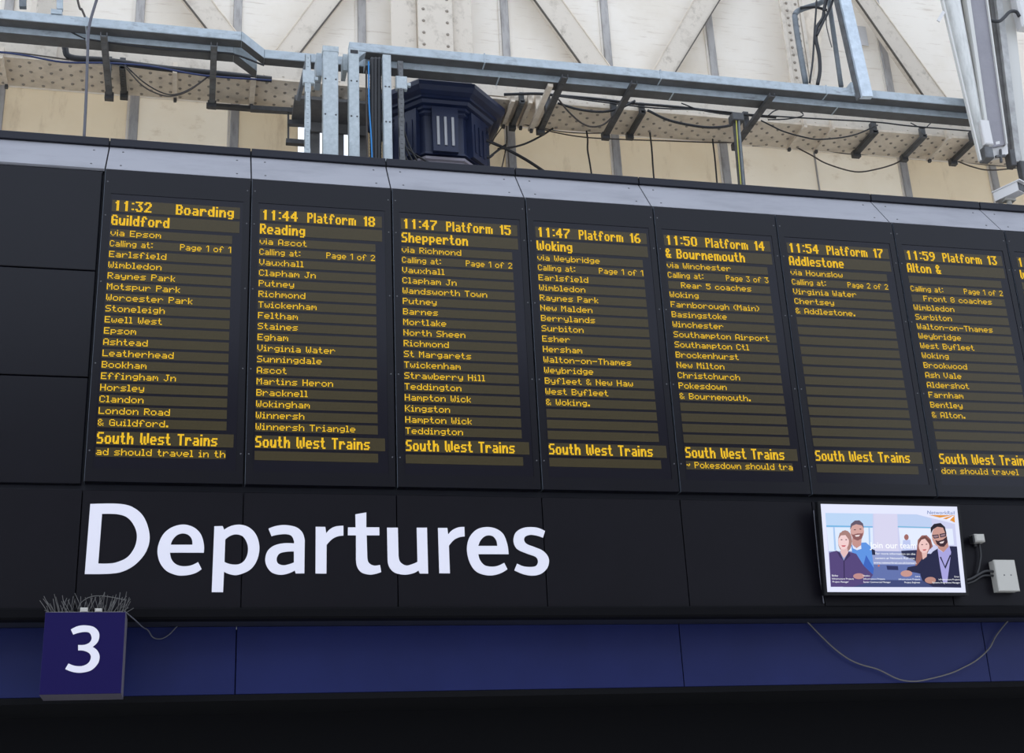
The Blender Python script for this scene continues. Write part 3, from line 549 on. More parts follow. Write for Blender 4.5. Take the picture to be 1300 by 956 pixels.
# ================================================================ cross brackets under the girder (they run towards the wall)
BR = [  # front pixel, width, height, rear Y, material, hanger, label
 (131, 36, .050, 'mid_steel', 'dark slotted bracket under the left trunking, beside the grey hanging cable'),
 (154, 70, .045, 'dark_steel', 'short dark bracket just right of the slotted one beside the grey cable'),
 (222, 80, .035, 'cream_dirty', 'thin cream bracket under the girder at the sagging loop of cable'),
 (272, 52, .050, 'mid_steel', 'dark slotted bracket under the left trunking just before its crank'),
 (323, 86, .045, 'cream_dirty', 'cream bracket under the girder at the cranked end of the trunking'),
 (1, 72, .030, 'cream_dirty', 'thin brown bracket under the girder at the far left edge'),
 (721, 89, .050, 'dark_steel', 'dark slotted bracket, first one right of the navy column head'),
 (699, 108, .045, 'cream_dirty', 'beige bracket bolted beside the first dark bracket right of the column'),
 (809, 98, .050, 'dark_steel', 'dark slotted bracket in the middle of the right trunking'),
 (828, 122, .045, 'dark_steel', 'short dark bracket with a black clamp right of the middle one'),
 (986, 113, .050, 'dark_steel', 'dark slotted bracket beside the upright green and yellow cable'),
 (1148, 126, .055, 'dark_steel', 'large dark slotted bracket left of the hanging lamps'),
 (1023, 160, .030, 'cream_dirty', 'thin beige bracket under the girder right of the upright cable'),
 (1062, 158, .022, 'cream_dirty', 'very thin beige bracket between two dark brackets on the right'),
 (1176, 170, .045, 'mid_steel', 'grey bracket whose rear end meets a grey wall batten'),
 (1207, 174, .030, 'cream_dirty', 'thin beige bracket just left of the lamp ends'),
 (1239, 176, .050, 'dark_steel', 'dark bracket running under the lower end of the white lamp'),
 (652, 126, .035, 'cream_dirty', 'beige bracket nearest the navy column head'),
 (664, 127, .040, 'mid_steel', 'grey bracket second from the navy column head'),
 (676, 124, .035, 'cream_dirty', 'ribbed beige bracket between the column and the first dark bracket'),
]
for px, py, wd, m_, lab in BR:
    z = ZO+1.437 if py < 116 and px not in (154, 1, 222, 323) else ZO+1.515
    d = at(px, py, 0)-CAM; t = (z-CAM.z)/d.z; y0 = CAM.y+d.y*t; x = CAM.x+d.x*t
    if py >= 116 or px in (154, 1, 222, 323): y0 = max(y0, CY0-.06)
    y0 = max(.47, y0); y1 = 1.34 if py < 116 and px not in (154, 1, 222, 323) else 1.43
    e = empty('cross_bracket', (x, y0, z), lab, 'bracket', 'brackets under the girder')
    if m_ in ('dark_steel', 'mid_steel'):
        part('channel', MB().channel((x, y0, z), (x, y1, z), wd, .036, .004, (0,0,1), 12), m_, e)
        part('end_clamp', MB().bbox(x-wd*.7, x+wd*.7, y1-.05, y1, z-.045, z+.018, .005), 'dark_steel', e)
    else:
        part('flat_bar', MB().box(x-wd/2, x+wd/2, y0, y1, z-.012, z+.014), m_, e)
        part('bolt', MB().box(x-.012, x+.012, y1-.05, y1-.02, z-.04, z-.012), 'dark_steel', e)
    part('hanger', MB().box(x-wd*.5, x+wd*.5, CY0-.045, CY0-.005, z+.018, CZ+.06), m_, e)
solid('clip_rail', pxbar(262,134,332,139,1.42,1.42,.05,.03), 'dark_steel', 'dark rail across the rear ends of the left brackets', 'rail')

# ================================================================ cables
def cable(pix, r, m_, label, name='cable', steps=6):
    pts = [at(p[0], p[1], p[2]) for p in pix]
    return solid(name, MB().tube(spline(pts, steps), r, 7), m_, label, 'cable', smooth=True)
cable([(150,-110,.36),(132,-30,.36),(122,2,.36),(113,35,.36),(111,75,.36),(109,130,.36),(106.5,178,.36)], .011, 'cable_grey', 'grey cable hanging in front of the left trunking down to the board')
cable([(82,60,1.0),(90,73,1.02),(135,77,1.03),(200,86,1.03),(270,93,1.03),(345,101,1.03)], .026, 'cable_black', 'thick black cable lying along the left girder edge')
cable([(-20,64,1.0),(30,70,1.0),(80,79,.98),(135,80,.98),(190,84,.99),(260,96,.99),(345,102,.99)], .008, 'cable_blue', 'thin blue cable along the left girder edge')
cable([(-20,65,1.02),(20,67,1.02),(60,72,1.02),(88,76,1.02)], .006, 'cable_brown', 'thin brown cable at the far left of the girder edge')
cable([(84,36,.60),(100,46,.61),(118,51,.61),(200,62,.61),(268,66,.61),(300,70,.61),(335,83,.70)], .008, 'cable_black', 'thin black cable clipped under the left trunking')
cable([(158,84,.95),(180,108,.97),(200,119,.99),(218,122,1.0),(240,115,1.0),(266,96,1.0)], .006, 'cable_brown', 'brown cable sagging in a loop under the left girder')
cable([(158,82,.97),(182,104,.99),(204,117,1.01),(222,120,1.01),(243,112,1.0),(268,94,1.0)], .005, 'cable_black', 'thin black cable sagging beside the brown loop')
cable([(64,-100,.52),(75,-2,.52),(79,12,.55)], .010, 'cable_brown', 'short brown cable rising from the left trunking')
cable([(80,-90,.66),(99,2,.66),(104,12,.66),(109,24,.66)], .009, 'cable_brown', 'brown cable dropping slantwise behind the left trunking')
cable([(640,120,1.0),(680,119,1.0),(705,121,1.0),(760,126,1.0),(800,131,1.0),(860,136,1.0),(930,144,1.0),(985,149,1.0)], .013, 'cable_black', 'thick black cable stretched along the girder right of the column')
cable([(708,122,.98),(760,129,.98),(830,137,.98),(900,140,.98),(960,146,.98),(1042,151,.98),(1112,155,.98),(1156,160,.98),(1240,167,.98)], .007, 'cable_black', 'thin black cable running the length of the right girder')
cable([(709,126,.95),(722,142,1.0),(738,156,1.05),(752,161,1.07),(768,157,1.05),(785,140,1.0)], .008, 'cable_brown', 'brown cable sagging deepest between two dark brackets')
cable([(708,131,.98),(735,139,.98),(765,142,.98),(790,136,.98),(806,128,.98)], .011, 'cable_black', 'thick black cable in a shallow sag between two dark brackets')
cable([(822,140,.97),(850,153,.98),(890,161,.98),(918,161,.98),(940,155,.98)], .012, 'cable_black', 'thick black cable sagging left of the upright green and yellow cable')
cable([(865,131,.98),(890,140,.98),(930,146,.98),(965,145,.98)], .006, 'cable_black', 'thin black cable crossing above the thick sagging one')
cable([(655,155,1.44),(700,167,1.45),(740,174,1.45),(790,177,1.46),(850,179,1.46),(910,181,1.46),(950,180,1.46)], .006, 'cable_brown', 'long thin brown cable sagging below the right girder')
cable([(672,159,1.47),(720,168,1.47),(775,168,1.47),(820,157,1.40)], .005, 'cable_brown', 'thin brown cable just under the right girder edge')
cable([(815,158,1.42),(860,166,1.44),(920,172,1.44),(940,172,1.44)], .005, 'cable_tan', 'tan cable across the girder underside')
cable([(744,163,1.46),(746,176,1.46),(746,190,1.46),(748.5,205,1.46),(751,221,1.46)], .008, 'cable_black', 'short black cable dangling left of the middle wall batten')
cable([(823,147,1.30),(825,168,1.40),(827.5,190,1.45),(829,212,1.45),(831,236,1.45)], .008, 'cable_black', 'black cable dangling right of the middle wall batten')
cable([(903,157,1.32),(905,180,1.44),(907.5,200,1.45),(911,240,1.45)], .008, 'cable_black', 'black cable dangling left of the upright green and yellow cable')
cable([(612,176,1.2),(640,188,1.35),(668,203,1.4),(697,222,1.4)], .014, 'cable_black', 'thick black cable slanting down beside the column to the board')
cable([(632,189,1.4),(650,187,1.4),(668,182,1.4),(688,172,1.4),(702,163,1.40)], .009, 'cable_black', 'black cable curving up from the column to the first dark bracket')
cable([(598,213,1.2),(615,204,1.25),(632,191,1.3),(642,184,1.35)], .010, 'cable_black', 'black cable rising from the board edge beside the column')
cable([(601,211,1.2),(622,183,1.3),(640,158,1.4)], .005, 'cable_brown', 'thin cable slanting up right of the column')
cable([(636,217,1.4),(640,200,1.4),(643,180,1.4),(643,160,1.46)], .006, 'cable_brown', 'thin cable dropping straight beside the grey wall batten')
cable([(608,187,1.15),(613,196,1.15),(620,200,1.15),(626,196,1.15)], .012, 'cable_black', 'small knot of black cable beside the column')
for k, (a, b) in enumerate((((511,160),(533,206)), ((511,170),(527,206)), ((511,182),(521,206)), ((512,184),(548,204)))):
    cable([(a[0],a[1],.74), ((a[0]+b[0])/2-2,(a[1]+b[1])/2+3,.74), (b[0],b[1]+4,.74)], .008, 'cable_black',
          ['black cable curving past the dark strut, uppermost of a bunch', 'black cable curving past the dark strut, second of the bunch', 'black cable curving past the dark strut, lowest of the bunch', 'black cable lying flattest across the foot of the column head'][k])
cable([(966,153,.97),(980,160,.97),(995,167,.98),(1020,174,.98),(1042,177,.98),(1082,172,.98),(1114,159,.98)], .007, 'cable_black', 'black cable sagging between the dark brackets on the right')
cable([(1006,179,1.44),(1010,186,1.46),(1030,197,1.47),(1050,208,1.47),(1085,218,1.47),(1112,215,1.47),(1138,207,1.45),(1152,197,1.42)], .007, 'cable_brown', 'brown cable hanging in the lowest loop on the right')
cable([(955,185,1.5),(1000,186,1.5),(1040,190,1.5),(1085,196,1.5),(1150,194,1.5)], .005, 'cable_brown', 'thin brown cable below the girder right of the upright cable')
cable([(1214,204,1.47),(1235,212,1.47),(1260,216,1.47),(1310,211,1.47)], .007, 'cable_brown', 'brown cable hanging under the lamp ends')
cable([(1214,204,1.5),(1240,208,1.5),(1275,211,1.5),(1310,210,1.5)], .005, 'cable_tan', 'thin tan cable above the brown one under the lamp ends')
cable([(975,147,.96),(985,140,.96),(1005,137,.96),(1020,146,.96),(1000,151,.96),(975,152,.96)], .006, 'cable_black', 'black cable coiled beside the bracket at the upright cable')
cable([(1156,156,.98),(1172,163,.98),(1182,156,.98),(1190,150,.98)], .005, 'cable_black', 'short black cable branching right of the large bracket')
us = empty('cable_riser', (at(936,190,.5).x, .5, ZO+.3), 'dark upright channel with a green and yellow cable dropping to the board', 'cable')
a = at(934, 150, .52); b = at(941.5, 240, .52); b.z = ZO+.361
part('channel', MB().bar(a, b, .055, .03, (0,1,0)), 'dark_steel', us)
part('yellow_cable', MB().tube([at(934.5,152,.48), at(937,190,.48), at(941,240,.48)], .0055, 6), 'cable_yellow', us, label='green and yellow cable')
part('blue_cable', MB().tube([at(938,152,.48), at(941,195,.48), at(944.5,240,.48)], .009, 6), 'conduit_grey', us)
part('clip', MB().bbox(a.x-.05, a.x+.05, .46, .56, a.z-.05, a.z+.02, .006), 'dark_steel', us)

# ================================================================ conduits rising at the top right
cable([(1150,-70,1.2),(1100,-30,1.0),(1068,-12,.75),(1041,4,.70),(1020,11,.68),(1010,17,.66),(1010,28,.66),(1014,55,.64),(1023,106,.62)], .026, 'conduit_grey', 'grey conduit bent over at its top, left of the bright trunking', 'conduit')['category'] = 'conduit'
cable([(1037,-110,.62),(1053,5,.62),(1058,40,.62),(1068,110,.62)], .022, 'conduit_grey', 'straight grey conduit left of the bright upright trunking', 'conduit')['category'] = 'conduit'
cable([(1016,10,.64),(1034,9,.62),(1050,13,.60)], .013, 'cable_black', 'black cable joining the two grey conduits at the top')
cable([(1080,-80,.8),(1056,-20,.56),(1047,8,.56),(1045,22,.56),(1037,35,.56),(1036,50,.56),(1040,70,.56),(1041,90,.56),(1038,107,.56)], .017, 'cable_black', 'thick black cable twisting down between the grey conduits')
cable([(1040,-90,.7),(1037,-10,.57),(1036,14,.57),(1034,40,.57),(1032,75,.57),(1028,105,.57)], .009, 'cable_black', 'straight black cable between the bent conduit and the twisting one')
cable([(1085,-90,.8),(1064,-20,.54),(1056,4,.54),(1052,14,.54),(1044,30,.54),(1037,45,.54)], .012, 'cable_black', 'black cable crossing the top of the straight grey conduit')
cable([(1050,14,.57),(1049,30,.57),(1052,45,.57),(1056,60,.57)], .005, 'cable_tan', 'thin tan cable on the straight grey conduit')
bt = empty('upright_trunking', (at(1098,110,.44).x, .44, ZO+1.5), 'bright galvanised upright trunking standing on the right cable trunking', 'trunking', 'upright trunkings behind the board')
tp = at(1049, -100, .44); bo = at(1100, 124, .44)
part('trunk_body', MB().bar(bo, tp, .105, .05, (0,-1,0)), 'galvanised_bright', bt)
part('side_lip', MB().bar(bo+Vector((-.06,.03,0)), tp+Vector((-.06,.03,0)), .016, .06, (0,-1,0)), 'mid_steel', bt)
# top left: pipe, steel post and bracket box above the trunking
solid('conduit', MB().bar(at(29,10,.64), at(29,-120,.64), .05, .04, (0,1,0)), 'conduit_grey', 'blue-grey conduit rising at the top left corner', 'conduit')
lp_ = empty('trunking_post', (at(76,10,.48).x, .48, ZO+1.6), 'pale steel post with a foot plate standing on the left trunking', 'post')
part('post_bar', MB().bar(at(76,13,.52), at(76,-120,.52), .045, .04, (0,1,0)), 'galvanised_tray', lp_)
part('foot_plate', MB().box(at(65,12,.5).x, at(79,12,.5).x, .492, .56, ZO+1.60, ZO+1.64), 'galvanised_tray', lp_)
solid('junction_box', MB().bbox(at(47,8,.9).x, at(72,8,.9).x, .86, .96, ZO+1.80, ZO+2.1, .01), 'cream_iron', 'cream junction box behind the pale steel post', 'box')
solid('label_plate', MB().box(at(1092,40,1.5).x, at(1105,40,1.5).x, 1.57, 1.578, at(1098,52,1.5).z, at(1098,28,1.5).z), 'camera_white', 'small white plate fixed behind the bright upright trunking', 'plate')

# ================================================================ hanging lamps at the top right
LY = .34
def strip(name, q, t, m_, parent, y=LY, lab=None):
    P = [at(px, py, y) for px, py in q]
    P[0] = P[0]+(P[0]-P[3])*.5; P[1] = P[1]+(P[1]-P[2])*.5   # the lamps go on above the picture
    return part(name, MB().prism(P, (0, t, 0)), m_, parent, label=lab)
l1 = empty('strip_lamp', at(1250, 200, LY), 'white tubular strip lamp hanging upright at the top right', 'lamp', 'strip lamps at the top right')
n = 40; pa = at(1202, -22, LY+.02); pb = at(1250.5, 200, LY+.02)
part('reflector', MB().tube([pa.lerp(pb, i/n) for i in range(-20, n+1)], .08, 14, [.088+(.040-.088)*i/n for i in range(-20, n+1)]), 'lamp_white', l1, True)
strip('edge_rail', [(1191,-22),(1193.5,-22),(1246.5,203),(1244.5,203)], .03, 'lamp_frame', l1, LY-.05)
strip('back_tray', [(1213,-22),(1224,-22),(1265,190),(1254,200)], .03, 'lamp_beam', l1, LY+.08)
part('end_bracket', MB().bbox(at(1246,195,LY).x, at(1256,195,LY).x, LY-.06, LY+.05, at(1250,204,LY).z, at(1250,190,LY).z, .006), 'mid_steel', l1)
part('end_cap', MB().bbox(at(1243,178,LY).x, at(1254,178,LY).x, LY-.075, LY-.03, at(1248,188,LY).z, at(1248,158,LY).z, .008), 'camera_white', l1)
part('clip_tab', MB().bar(at(1198,15,LY-.06), at(1191,27,LY-.06), .03, .012, (0,-1,0)), 'camera_white', l1)
l2 = empty('strip_lamp', at(1267, 185, LY), 'flat strip lamp with a grey diffuser hanging right of the white tube', 'lamp', 'strip lamps at the top right')
strip('diffuser', [(1228.5,-22),(1250,-22),(1278,183),(1258,187)], .05, 'lamp_diffuser', l2, LY-.03)
strip('edge_rail', [(1224,-22),(1229,-22),(1258.5,187),(1255.5,187)], .07, 'lamp_frame', l2, LY-.05)
strip('edge_rail', [(1249.5,-22),(1251.5,-22),(1279.5,182),(1278,183)], .07, 'lamp_frame', l2, LY-.05)
part('end_plate', MB().prism([at(px, py, LY) for px, py in ((1256,188),(1279,183),(1280,195),(1270,199),(1258,201))], (0,.05,0)), 'camera_white', l2)
part('bolt', MB().tube([at(1270,190,LY-.02), at(1271,206,LY-.02)], .012, 8), 'dark_steel', l2)
part('wing_nut', MB().bar(at(1264,199,LY-.02), at(1276,198,LY-.02), .02, .02), 'dark_steel', l2)
part('data_sticker', MB().prism([at(px, py, LY-.032) for px, py in ((1264,180),(1269,179),(1269.5,182.5),(1264.5,183.5))], (0,.002,0)), 'camera_white', l2, label='small white sticker')
l3 = empty('lamp_beam', at(1290, 200, LY+.15), 'worn grey upright beam beside the flat strip lamp', 'beam')
strip('front_plate', [(1262,-22),(1270,-22),(1297,205),(1290,205)], .05, 'lamp_beam', l3, LY+.06)
strip('wide_plate', [(1270,10),(1287,10),(1308,205),(1297.5,205)], .03, 'lamp_frame', l3, LY+.12)
strip('dark_edge', [(1254,-22),(1261.5,-22),(1290,206),(1282,206)], .03, 'stanchion_grey', l3, LY+.10)
part('foot_clamp', MB().bbox(at(1285,200,LY).x, at(1292,200,LY).x, LY+.02, LY+.10, at(1288,208,LY).z, at(1288,188,LY).z, .006), 'dark_steel', l3)
cable([(1257,26,LY),(1268,27,LY),(1275,22,LY),(1282,15,LY),(1290,15,LY),(1294,21,LY)], .016, 'cable_black', 'thick black cable looped over the worn grey beam')
solid('lamp_housing', MB().bbox(at(1292,10,LY).x, at(1292,10,LY).x+.3, LY-.02, LY+.08, at(1300,34,LY).z, at(1300,-30,LY).z, .02), 'camera_white', 'white lamp housing cut by the top right corner', 'lamp')
solid('cable_clamp', MB().bbox(at(1297,220,LY).x, at(1306,220,LY).x, LY-.02, LY+.05, at(1299,240,LY).z, at(1299,205,LY).z, .01), 'dark_steel', 'dark clamp hanging at the right edge above the security camera', 'clamp')

# ================================================================ the departure board
BX0, BX1 = -3.2, 9.0
bb = empty('board_casing', (0, .3, ZO-3.1), 'black casing of the departure board with sloping pale grey capping', 'casing')
core = [(.062, -3.13), (.062, -.002), (.075, .035), (.262, .30), (.262, .388), (.36, .388), (.36, .36), (.60, .36), (.60, -3.13)]
part('core', MB().prism([(BX0, y, ZO+z) for y, z in core], (BX1-BX0, 0, 0)), 'cap_dark', bb)
seams = [-3.2, -2, -1, 0, 1, 2, 3, 4, 6, 7, 8, 9]
for a, b in zip(seams[:-1], seams[1:]):                       # sloping grey capping, a dark lip above it
    g = .005
    q = [(a+g, .015, ZO+.020), (b-g, .015, ZO+.020), (b-g, .245, ZO+.328), (a+g, .245, ZO+.328)]
    o = part('capping_panel', MB().prism(q, Vector((0, .016, -.012))), 'cap_grey', bb, label='pale grey sloping capping panel')
    for xx, t in ((a+.10, .18), (a+.10, .80), (b-.10, .18), (b-.10, .80)):
        c = Vector((xx, .015+.23*t, ZO+.020+.308*t)); nn = Vector((0, -.308, .23)).normalized()
        part('screw', rivet(MB(), c, nn, .008, .004), 'dark_steel', o)
for a, b in zip(seams[:-1], seams[1:]):
    part('top_lip', MB().bbox(a+.004, b-.004, .225, .26, ZO+.330, ZO+.392, .004), 'cap_dark', bb)
for z0, z1 in ((-2.262, -1.542), (-1.534, -.772), (-.764, -.004)):   # cladding left of the displays
    for a, b in ((-3.2, -1.604), (-1.596, -.016), (8.012, 9.0)):
        part('cladding_panel', MB().bbox(a, b, .012, .061, ZO+z0, ZO+z1, .004), 'black_panel', bb)

# ---------------------------------------------------------------- dot-matrix characters (columns, low bit on top)
FONT = {k: bytes.fromhex(v) for k, v in {
 'A':'7E1111117E','B':'7F49494936','C':'3E41414122','D':'7F4141221C','E':'7F49494941','F':'7F09090901','G':'3E4149497A','H':'7F0808087F','I':'417F41','J':'2040413F01',
 'K':'7F08142241','L':'7F40404040','M':'7F020C027F','N':'7F0408107F','O':'3E4141413E','P':'7F09090906','R':'7F09192946','S':'4649494931','T':'01017F0101','U':'3F4040403F',
 'V':'1F2040201F','W':'3F4038403F','Y':'0708700807','a':'2054545478','b':'7F48444438','c':'3844444428','d':'384444487F','e':'3854545418','f':'087E090102','g':'18A4A4A47C',
 'h':'7F08040478','i':'447D40','j':'4080847D','k':'7F102844','l':'417F40','m':'7C04180478','n':'7C08040478','o':'3844444438','p':'FC24242418','q':'18242424FC','r':'7C08040408',
 's':'4854545424','t':'043F4440','u':'3C4040207C','v':'1C2040201C','w':'3C4030403C','x':'4428102844','y':'1CA0A0A07C','z':'4464544C44','0':'3E4141413E','1':'02017F','2':'4261514946',
 '3':'2141454B31','4':'1814127F10','5':'2745454539','6':'3C4A494930','7':'0171090503','8':'3649494936','9':'064949291E','&':'3649552250','(':'1C2241',')':'41221C','-':'0808080808','.':'6060',':':'2222',' ':'000000','~':'0808100C'}.items()}
BOLD = {'m': bytes.fromhex('7C04007C040078'), 'W': bytes.fromhex('3F40003C40003F'), ':': bytes.fromhex('22')}
NARROW = {'i': bytes.fromhex('7D'), 'l': bytes.fromhex('7F'), '1': bytes.fromhex('027F')}
def dots(text, x0, ztop, pw, phh, narrow=False, bold=False, fit=None, fixed1=False):
    """lit dots of one line as (x, z) cells; bold gives the double-height characters"""
    cols = []
    for ch in text:
        g = FONT[ch]
        if bold and ch in BOLD: g = BOLD[ch]
        if (narrow or bold) and ch in NARROW and not (fixed1 and ch == '1'): g = NARROW[ch]
        if fixed1 and ch == '1': g = bytes.fromhex('00027F0000')
        g = list(g)
        if bold: g = [(g[i] if i < len(g) else 0) | (g[i-1] if i else 0) for i in range(len(g)+1)]
        cols += g + [0]
    if fit: pw = fit/(len(cols)-1)
    mb = MB(); k = .5*pw*(.82 if bold else .90)
    for ci, c in enumerate(cols):
        for r in range(8):
            if c >> r & 1:
                X = x0+(ci+.5)*pw
                rows = (2*r, 2*r+1) if bold else (r,)
                for rr in rows:
                    Z = ztop-(rr+.5)*phh; h = .5*phh*(.97 if bold else .88)
                    mb.add([(X-k, 0, Z-h), (X+k, 0, Z-h), (X+k, 0, Z+h), (X-k, 0, Z+h)], [(0,1,2,3)])
    return mb
SW = 'South West Trains'
BOARDS = [
 ('11:32', 'Boarding', '', 'Guildford', 'via Epsom', 'Page 1 of 1', ['Earlsfield','Wimbledon','Raynes Park','Motspur Park','Worcester Park','Stoneleigh','Ewell West','Epsom','Ashtead','Leatherhead','Bookham','Effingham Jn','Horsley','Clandon','London Road','& Guildford.'], SW, 'ad should travel in th'),
 ('11:44', 'Platform', '18', 'Reading', 'via Ascot', 'Page 1 of 2', ['Vauxhall','Clapham Jn','Putney','Richmond','Twickenham','Feltham','Staines','Egham','Virginia Water','Sunningdale','Ascot','Martins Heron','Bracknell','Wokingham','Winnersh','Winnersh Triangle'], SW, ''),
 ('11:47', 'Platform', '15', 'Shepperton', 'via Richmond', 'Page 1 of 2', ['Vauxhall','Clapham Jn','Wandsworth Town','Putney','Barnes','Mortlake','North Sheen','Richmond','St Margarets','Twickenham','Strawberry Hill','Teddington','Hampton Wick','Kingston','Hampton Wick','Teddington'], SW, ''),
 ('11:47', 'Platform', '16', 'Woking', 'via Weybridge', 'Page 1 of 1', ['Earlsfield','Wimbledon','Raynes Park','New Malden','Berrylands','Surbiton','Esher','Hersham','Walton-on-Thames','Weybridge','Byfleet & New Haw','West Byfleet','& Woking.'], SW, ''),
 ('11:50', 'Platform', '14', '& Bournemouth', 'via Winchester', 'Page 3 of 3', ['  Rear 5 coaches','Woking','Farnborough (Main)','Basingstoke','Winchester','Southampton Airport','Southampton Ctl','Brockenhurst','New Milton','Christchurch','Pokesdown','& Bournemouth.'], SW, '~ Pokesdown should tra'),
 ('11:54', 'Platform', '17', 'Addlestone', 'via Hounslow', 'Page 2 of 2', ['Virginia Water','Chertsey','& Addlestone.'], SW, ''),
 ('11:59', 'Platform', '13', 'Alton &', '', 'Page 1 of 2', ['  Front 8 coaches','Wimbledon','Surbiton','Walton-on-Thames','Weybridge','West Byfleet','Woking','Brookwood','Ash Vale','Aldershot','Farnham','Bentley','& Alton.'], SW, 'don should travel'),
 ('1', '', '', 'W', '', '', [], '', ''),
]
BLAB = ['black dot-matrix display for the 11:32 to Guildford, shown as boarding', 'black dot-matrix display for the 11:44 to Reading from platform 18', 'black dot-matrix display for the 11:47 to Shepperton from platform 15',
        'black dot-matrix display for the 11:47 to Woking from platform 16', 'black dot-matrix display for the 11:50 to Bournemouth from platform 14', 'mostly blank dot-matrix display for the 11:54 to Addlestone from platform 17',
        'black dot-matrix display for the 11:59 to Alton from platform 13', 'dot-matrix display cut by the right edge of the picture']
def shared(name, mb, m_):
    return mb.mesh(name, m_)
H = -2.255
fr = MB()
a0, a1, b0, b1 = .008, .992, H, -.004
s0, s1, t0, t1 = .052, .948, -2.168, -.190
for q in ((a0, s0, b0, b1), (s1, a1, b0, b1), (s0, s1, b0, t0), (s0, s1, t1, b1)):
    fr.box(q[0], q[1], -.022, .05, q[2], q[3])
FRAME = shared('housing', fr, 'black_panel')
EDGE = shared('edge_trim', MB().box(.005, .0082, -.018, .05, H, -.004), 'panel_edge')
SCREEN = shared('screen', MB().box(s0, s1, -.018, .03, t0, t1), 'screen_glass')
SCREW = shared('screw', rivet(MB(), (0,0,0), (0,-1,0), .006, .003), 'screw_grey')
BIG = shared('row_strip', MB().box(.064, .926, -.0195, -.0175, -.090, 0), 'led_row')
SMALL = shared('row_strip', MB().box(.064, .878, -.0195, -.0175, -.0625, 0), 'led_row')
ROWZ = [('b', -.238), ('b', -.347)] + [('s', -.462-.0804*i) for i in range(18)] + [('b', -1.918), ('s', -2.027)]
for i, bd in enumerate(BOARDS):
    d = empty('departure_display', (i, 0, ZO), BLAB[i], 'display', 'departure displays')
    link('housing', FRAME, d); link('edge_trim', EDGE, d); link('screen', SCREEN, d)
    for z in (-.10, -.36, -.86, -1.45, -2.05):
        for x in (.026, .974): link('screw', SCREW, d, (x, -.022, z))
    rows = []
    for kind, z in ROWZ:
        rows.append(link('row_strip', BIG if kind == 'b' else SMALL, d, (0, 0, z)))
    P, PZ, B, BZ = .0071, .0066, .00715, .0056
    def put(r, mb):
        return tag(link('lettering', mb.mesh('lettering', 'led_lit'), rows[r], (0, -.0205, 0)), kind='stuff')
    z = -.006
    if i < 7:
        put(0, dots(bd[0], .078, z+.002, B, BZ, bold=True, fit=.25, fixed1=True))
        if bd[2]:
            put(0, dots(bd[1], .395, z, B, BZ, bold=True, fit=.345)); put(0, dots(bd[2], .795, z, B, BZ, bold=True, fit=.082))
        else: put(0, dots(bd[1], .49, z, B, BZ, bold=True, fit=.395))
        put(1, dots(bd[3], .066, z, B, BZ, bold=True))
        if bd[4]: put(2, dots(bd[4], .066, z, P, PZ, narrow=True))
        put(3, dots('Calling at:', .066, z, P, PZ, narrow=True, fit=.283)); put(3, dots(bd[5], .530, z, P, PZ, fit=.343))
        for k, t in enumerate(bd[6]):
            ind = .163 if t.startswith('  ') else .066
            put(4+k, dots(t.strip(), ind, z, P, PZ))
        put(20, dots(bd[7], .066, z, B, BZ, bold=True, fit=.757))
        if bd[8]: put(21, dots(bd[8], .066, z, P, PZ, fit=min(.81, .0378*len(bd[8]))))
    else:
        put(0, dots('1', .078, z, B, BZ, bold=True)); put(1, dots('W', .066, z, B, BZ, bold=True))

# ---------------------------------------------------------------- black fascia with the heading
ds = empty('heading_fascia', (0, .02, ZO-3.06), 'black fascia below the displays carrying the white heading Departures', 'sign')
edges = [-3.2, -1.998, -.998] + [float(k) for k in range(0, 10)]
for a, b in zip(edges[:-1], edges[1:]):
    part('fascia_panel', MB().bbox(a+.003, b-.003, 0.0, .058, ZO-3.060, ZO-2.305, .003), 'black_fascia', ds)
for k in ('D', 'e', 'p', 'a', 'r', 't', 'u', 'r2', 'e2', 's'):
    o = letter('letter', GLYPHS[k], 'white_vinyl', ds, (0, .02, ZO-3.06), .005, 0.0)
part('bottom_lip', MB().bbox(BX0, BX1, -.045, .058, ZO-3.135, ZO-3.063, .012), 'black_lip', ds)

# ---------------------------------------------------------------- blue fascia below, set back
bf = empty('wall_left', (0, .25, ZO-3.6), kind='structure')
for a, b in ((-3.2, -1.5), (-1.5, .985), (.985, 4.0), (4.0, 6.35), (6.35, 9.0)):
    part('blue_panel', MB().bbox(a+.003, b-.003, .25, .30, ZO-3.56, ZO-3.13, .003), 'blue_fascia', bf)
bf.name = 'trim_1'; ORIGIN['trim_1'] = ORIGIN['wall_left']
part('backing', MB().box(-3.2, 9, .301, .32, ZO-3.56, ZO-3.14), 'recess_shade', bf)
solid('ceiling', MB().box(-3.2, 9, .25, .9, ZO-3.60, ZO-3.562), 'recess_shade', kind='structure')  # made-up recess under the fascia, its shade put into the colour
solid('wall_rear', MB().box(-3.2, 9, .9, .95, 0, ZO-3.562), 'recess_shade', kind='structure')

# ---------------------------------------------------------------- number sign with bird spikes
sz0, sz1 = ZO-3.62, ZO-3.142
sn = empty('number_sign', (.09, -.15, sz0), 'projecting purple box sign with a white number 3 and wire bird spikes on top', 'sign')
part('sign_box', MB().box(-.137, .319, -.295, -.046, sz0, sz1), 'sign_edge', sn)
part('sign_face', MB().bbox(-.137, .317, -.300, -.2952, sz0, sz1-.002, .002), 'sign_purple', sn)
letter('number', GLYPHS['3'], 'white_vinyl', sn, (.09, -.15, sz0), .003, -.300)
sb = part('spike_base', MB().box(-.12, .30, -.26, -.20, sz1, sz1+.008), 'spike_base', sn)
part('base_clip', MB().bbox(.055, .10, -.285, -.25, sz1, sz1+.03, .006), 'spike_base', sb)
part('base_clip', MB().bbox(.14, .18, -.285, -.25, sz1, sz1+.025, .006), 'spike_base', sb)
spike = MB().tube([(0,0,0), (0,0,.125)], .0016, 4).mesh('spike', 'spike_wire')
n = 0
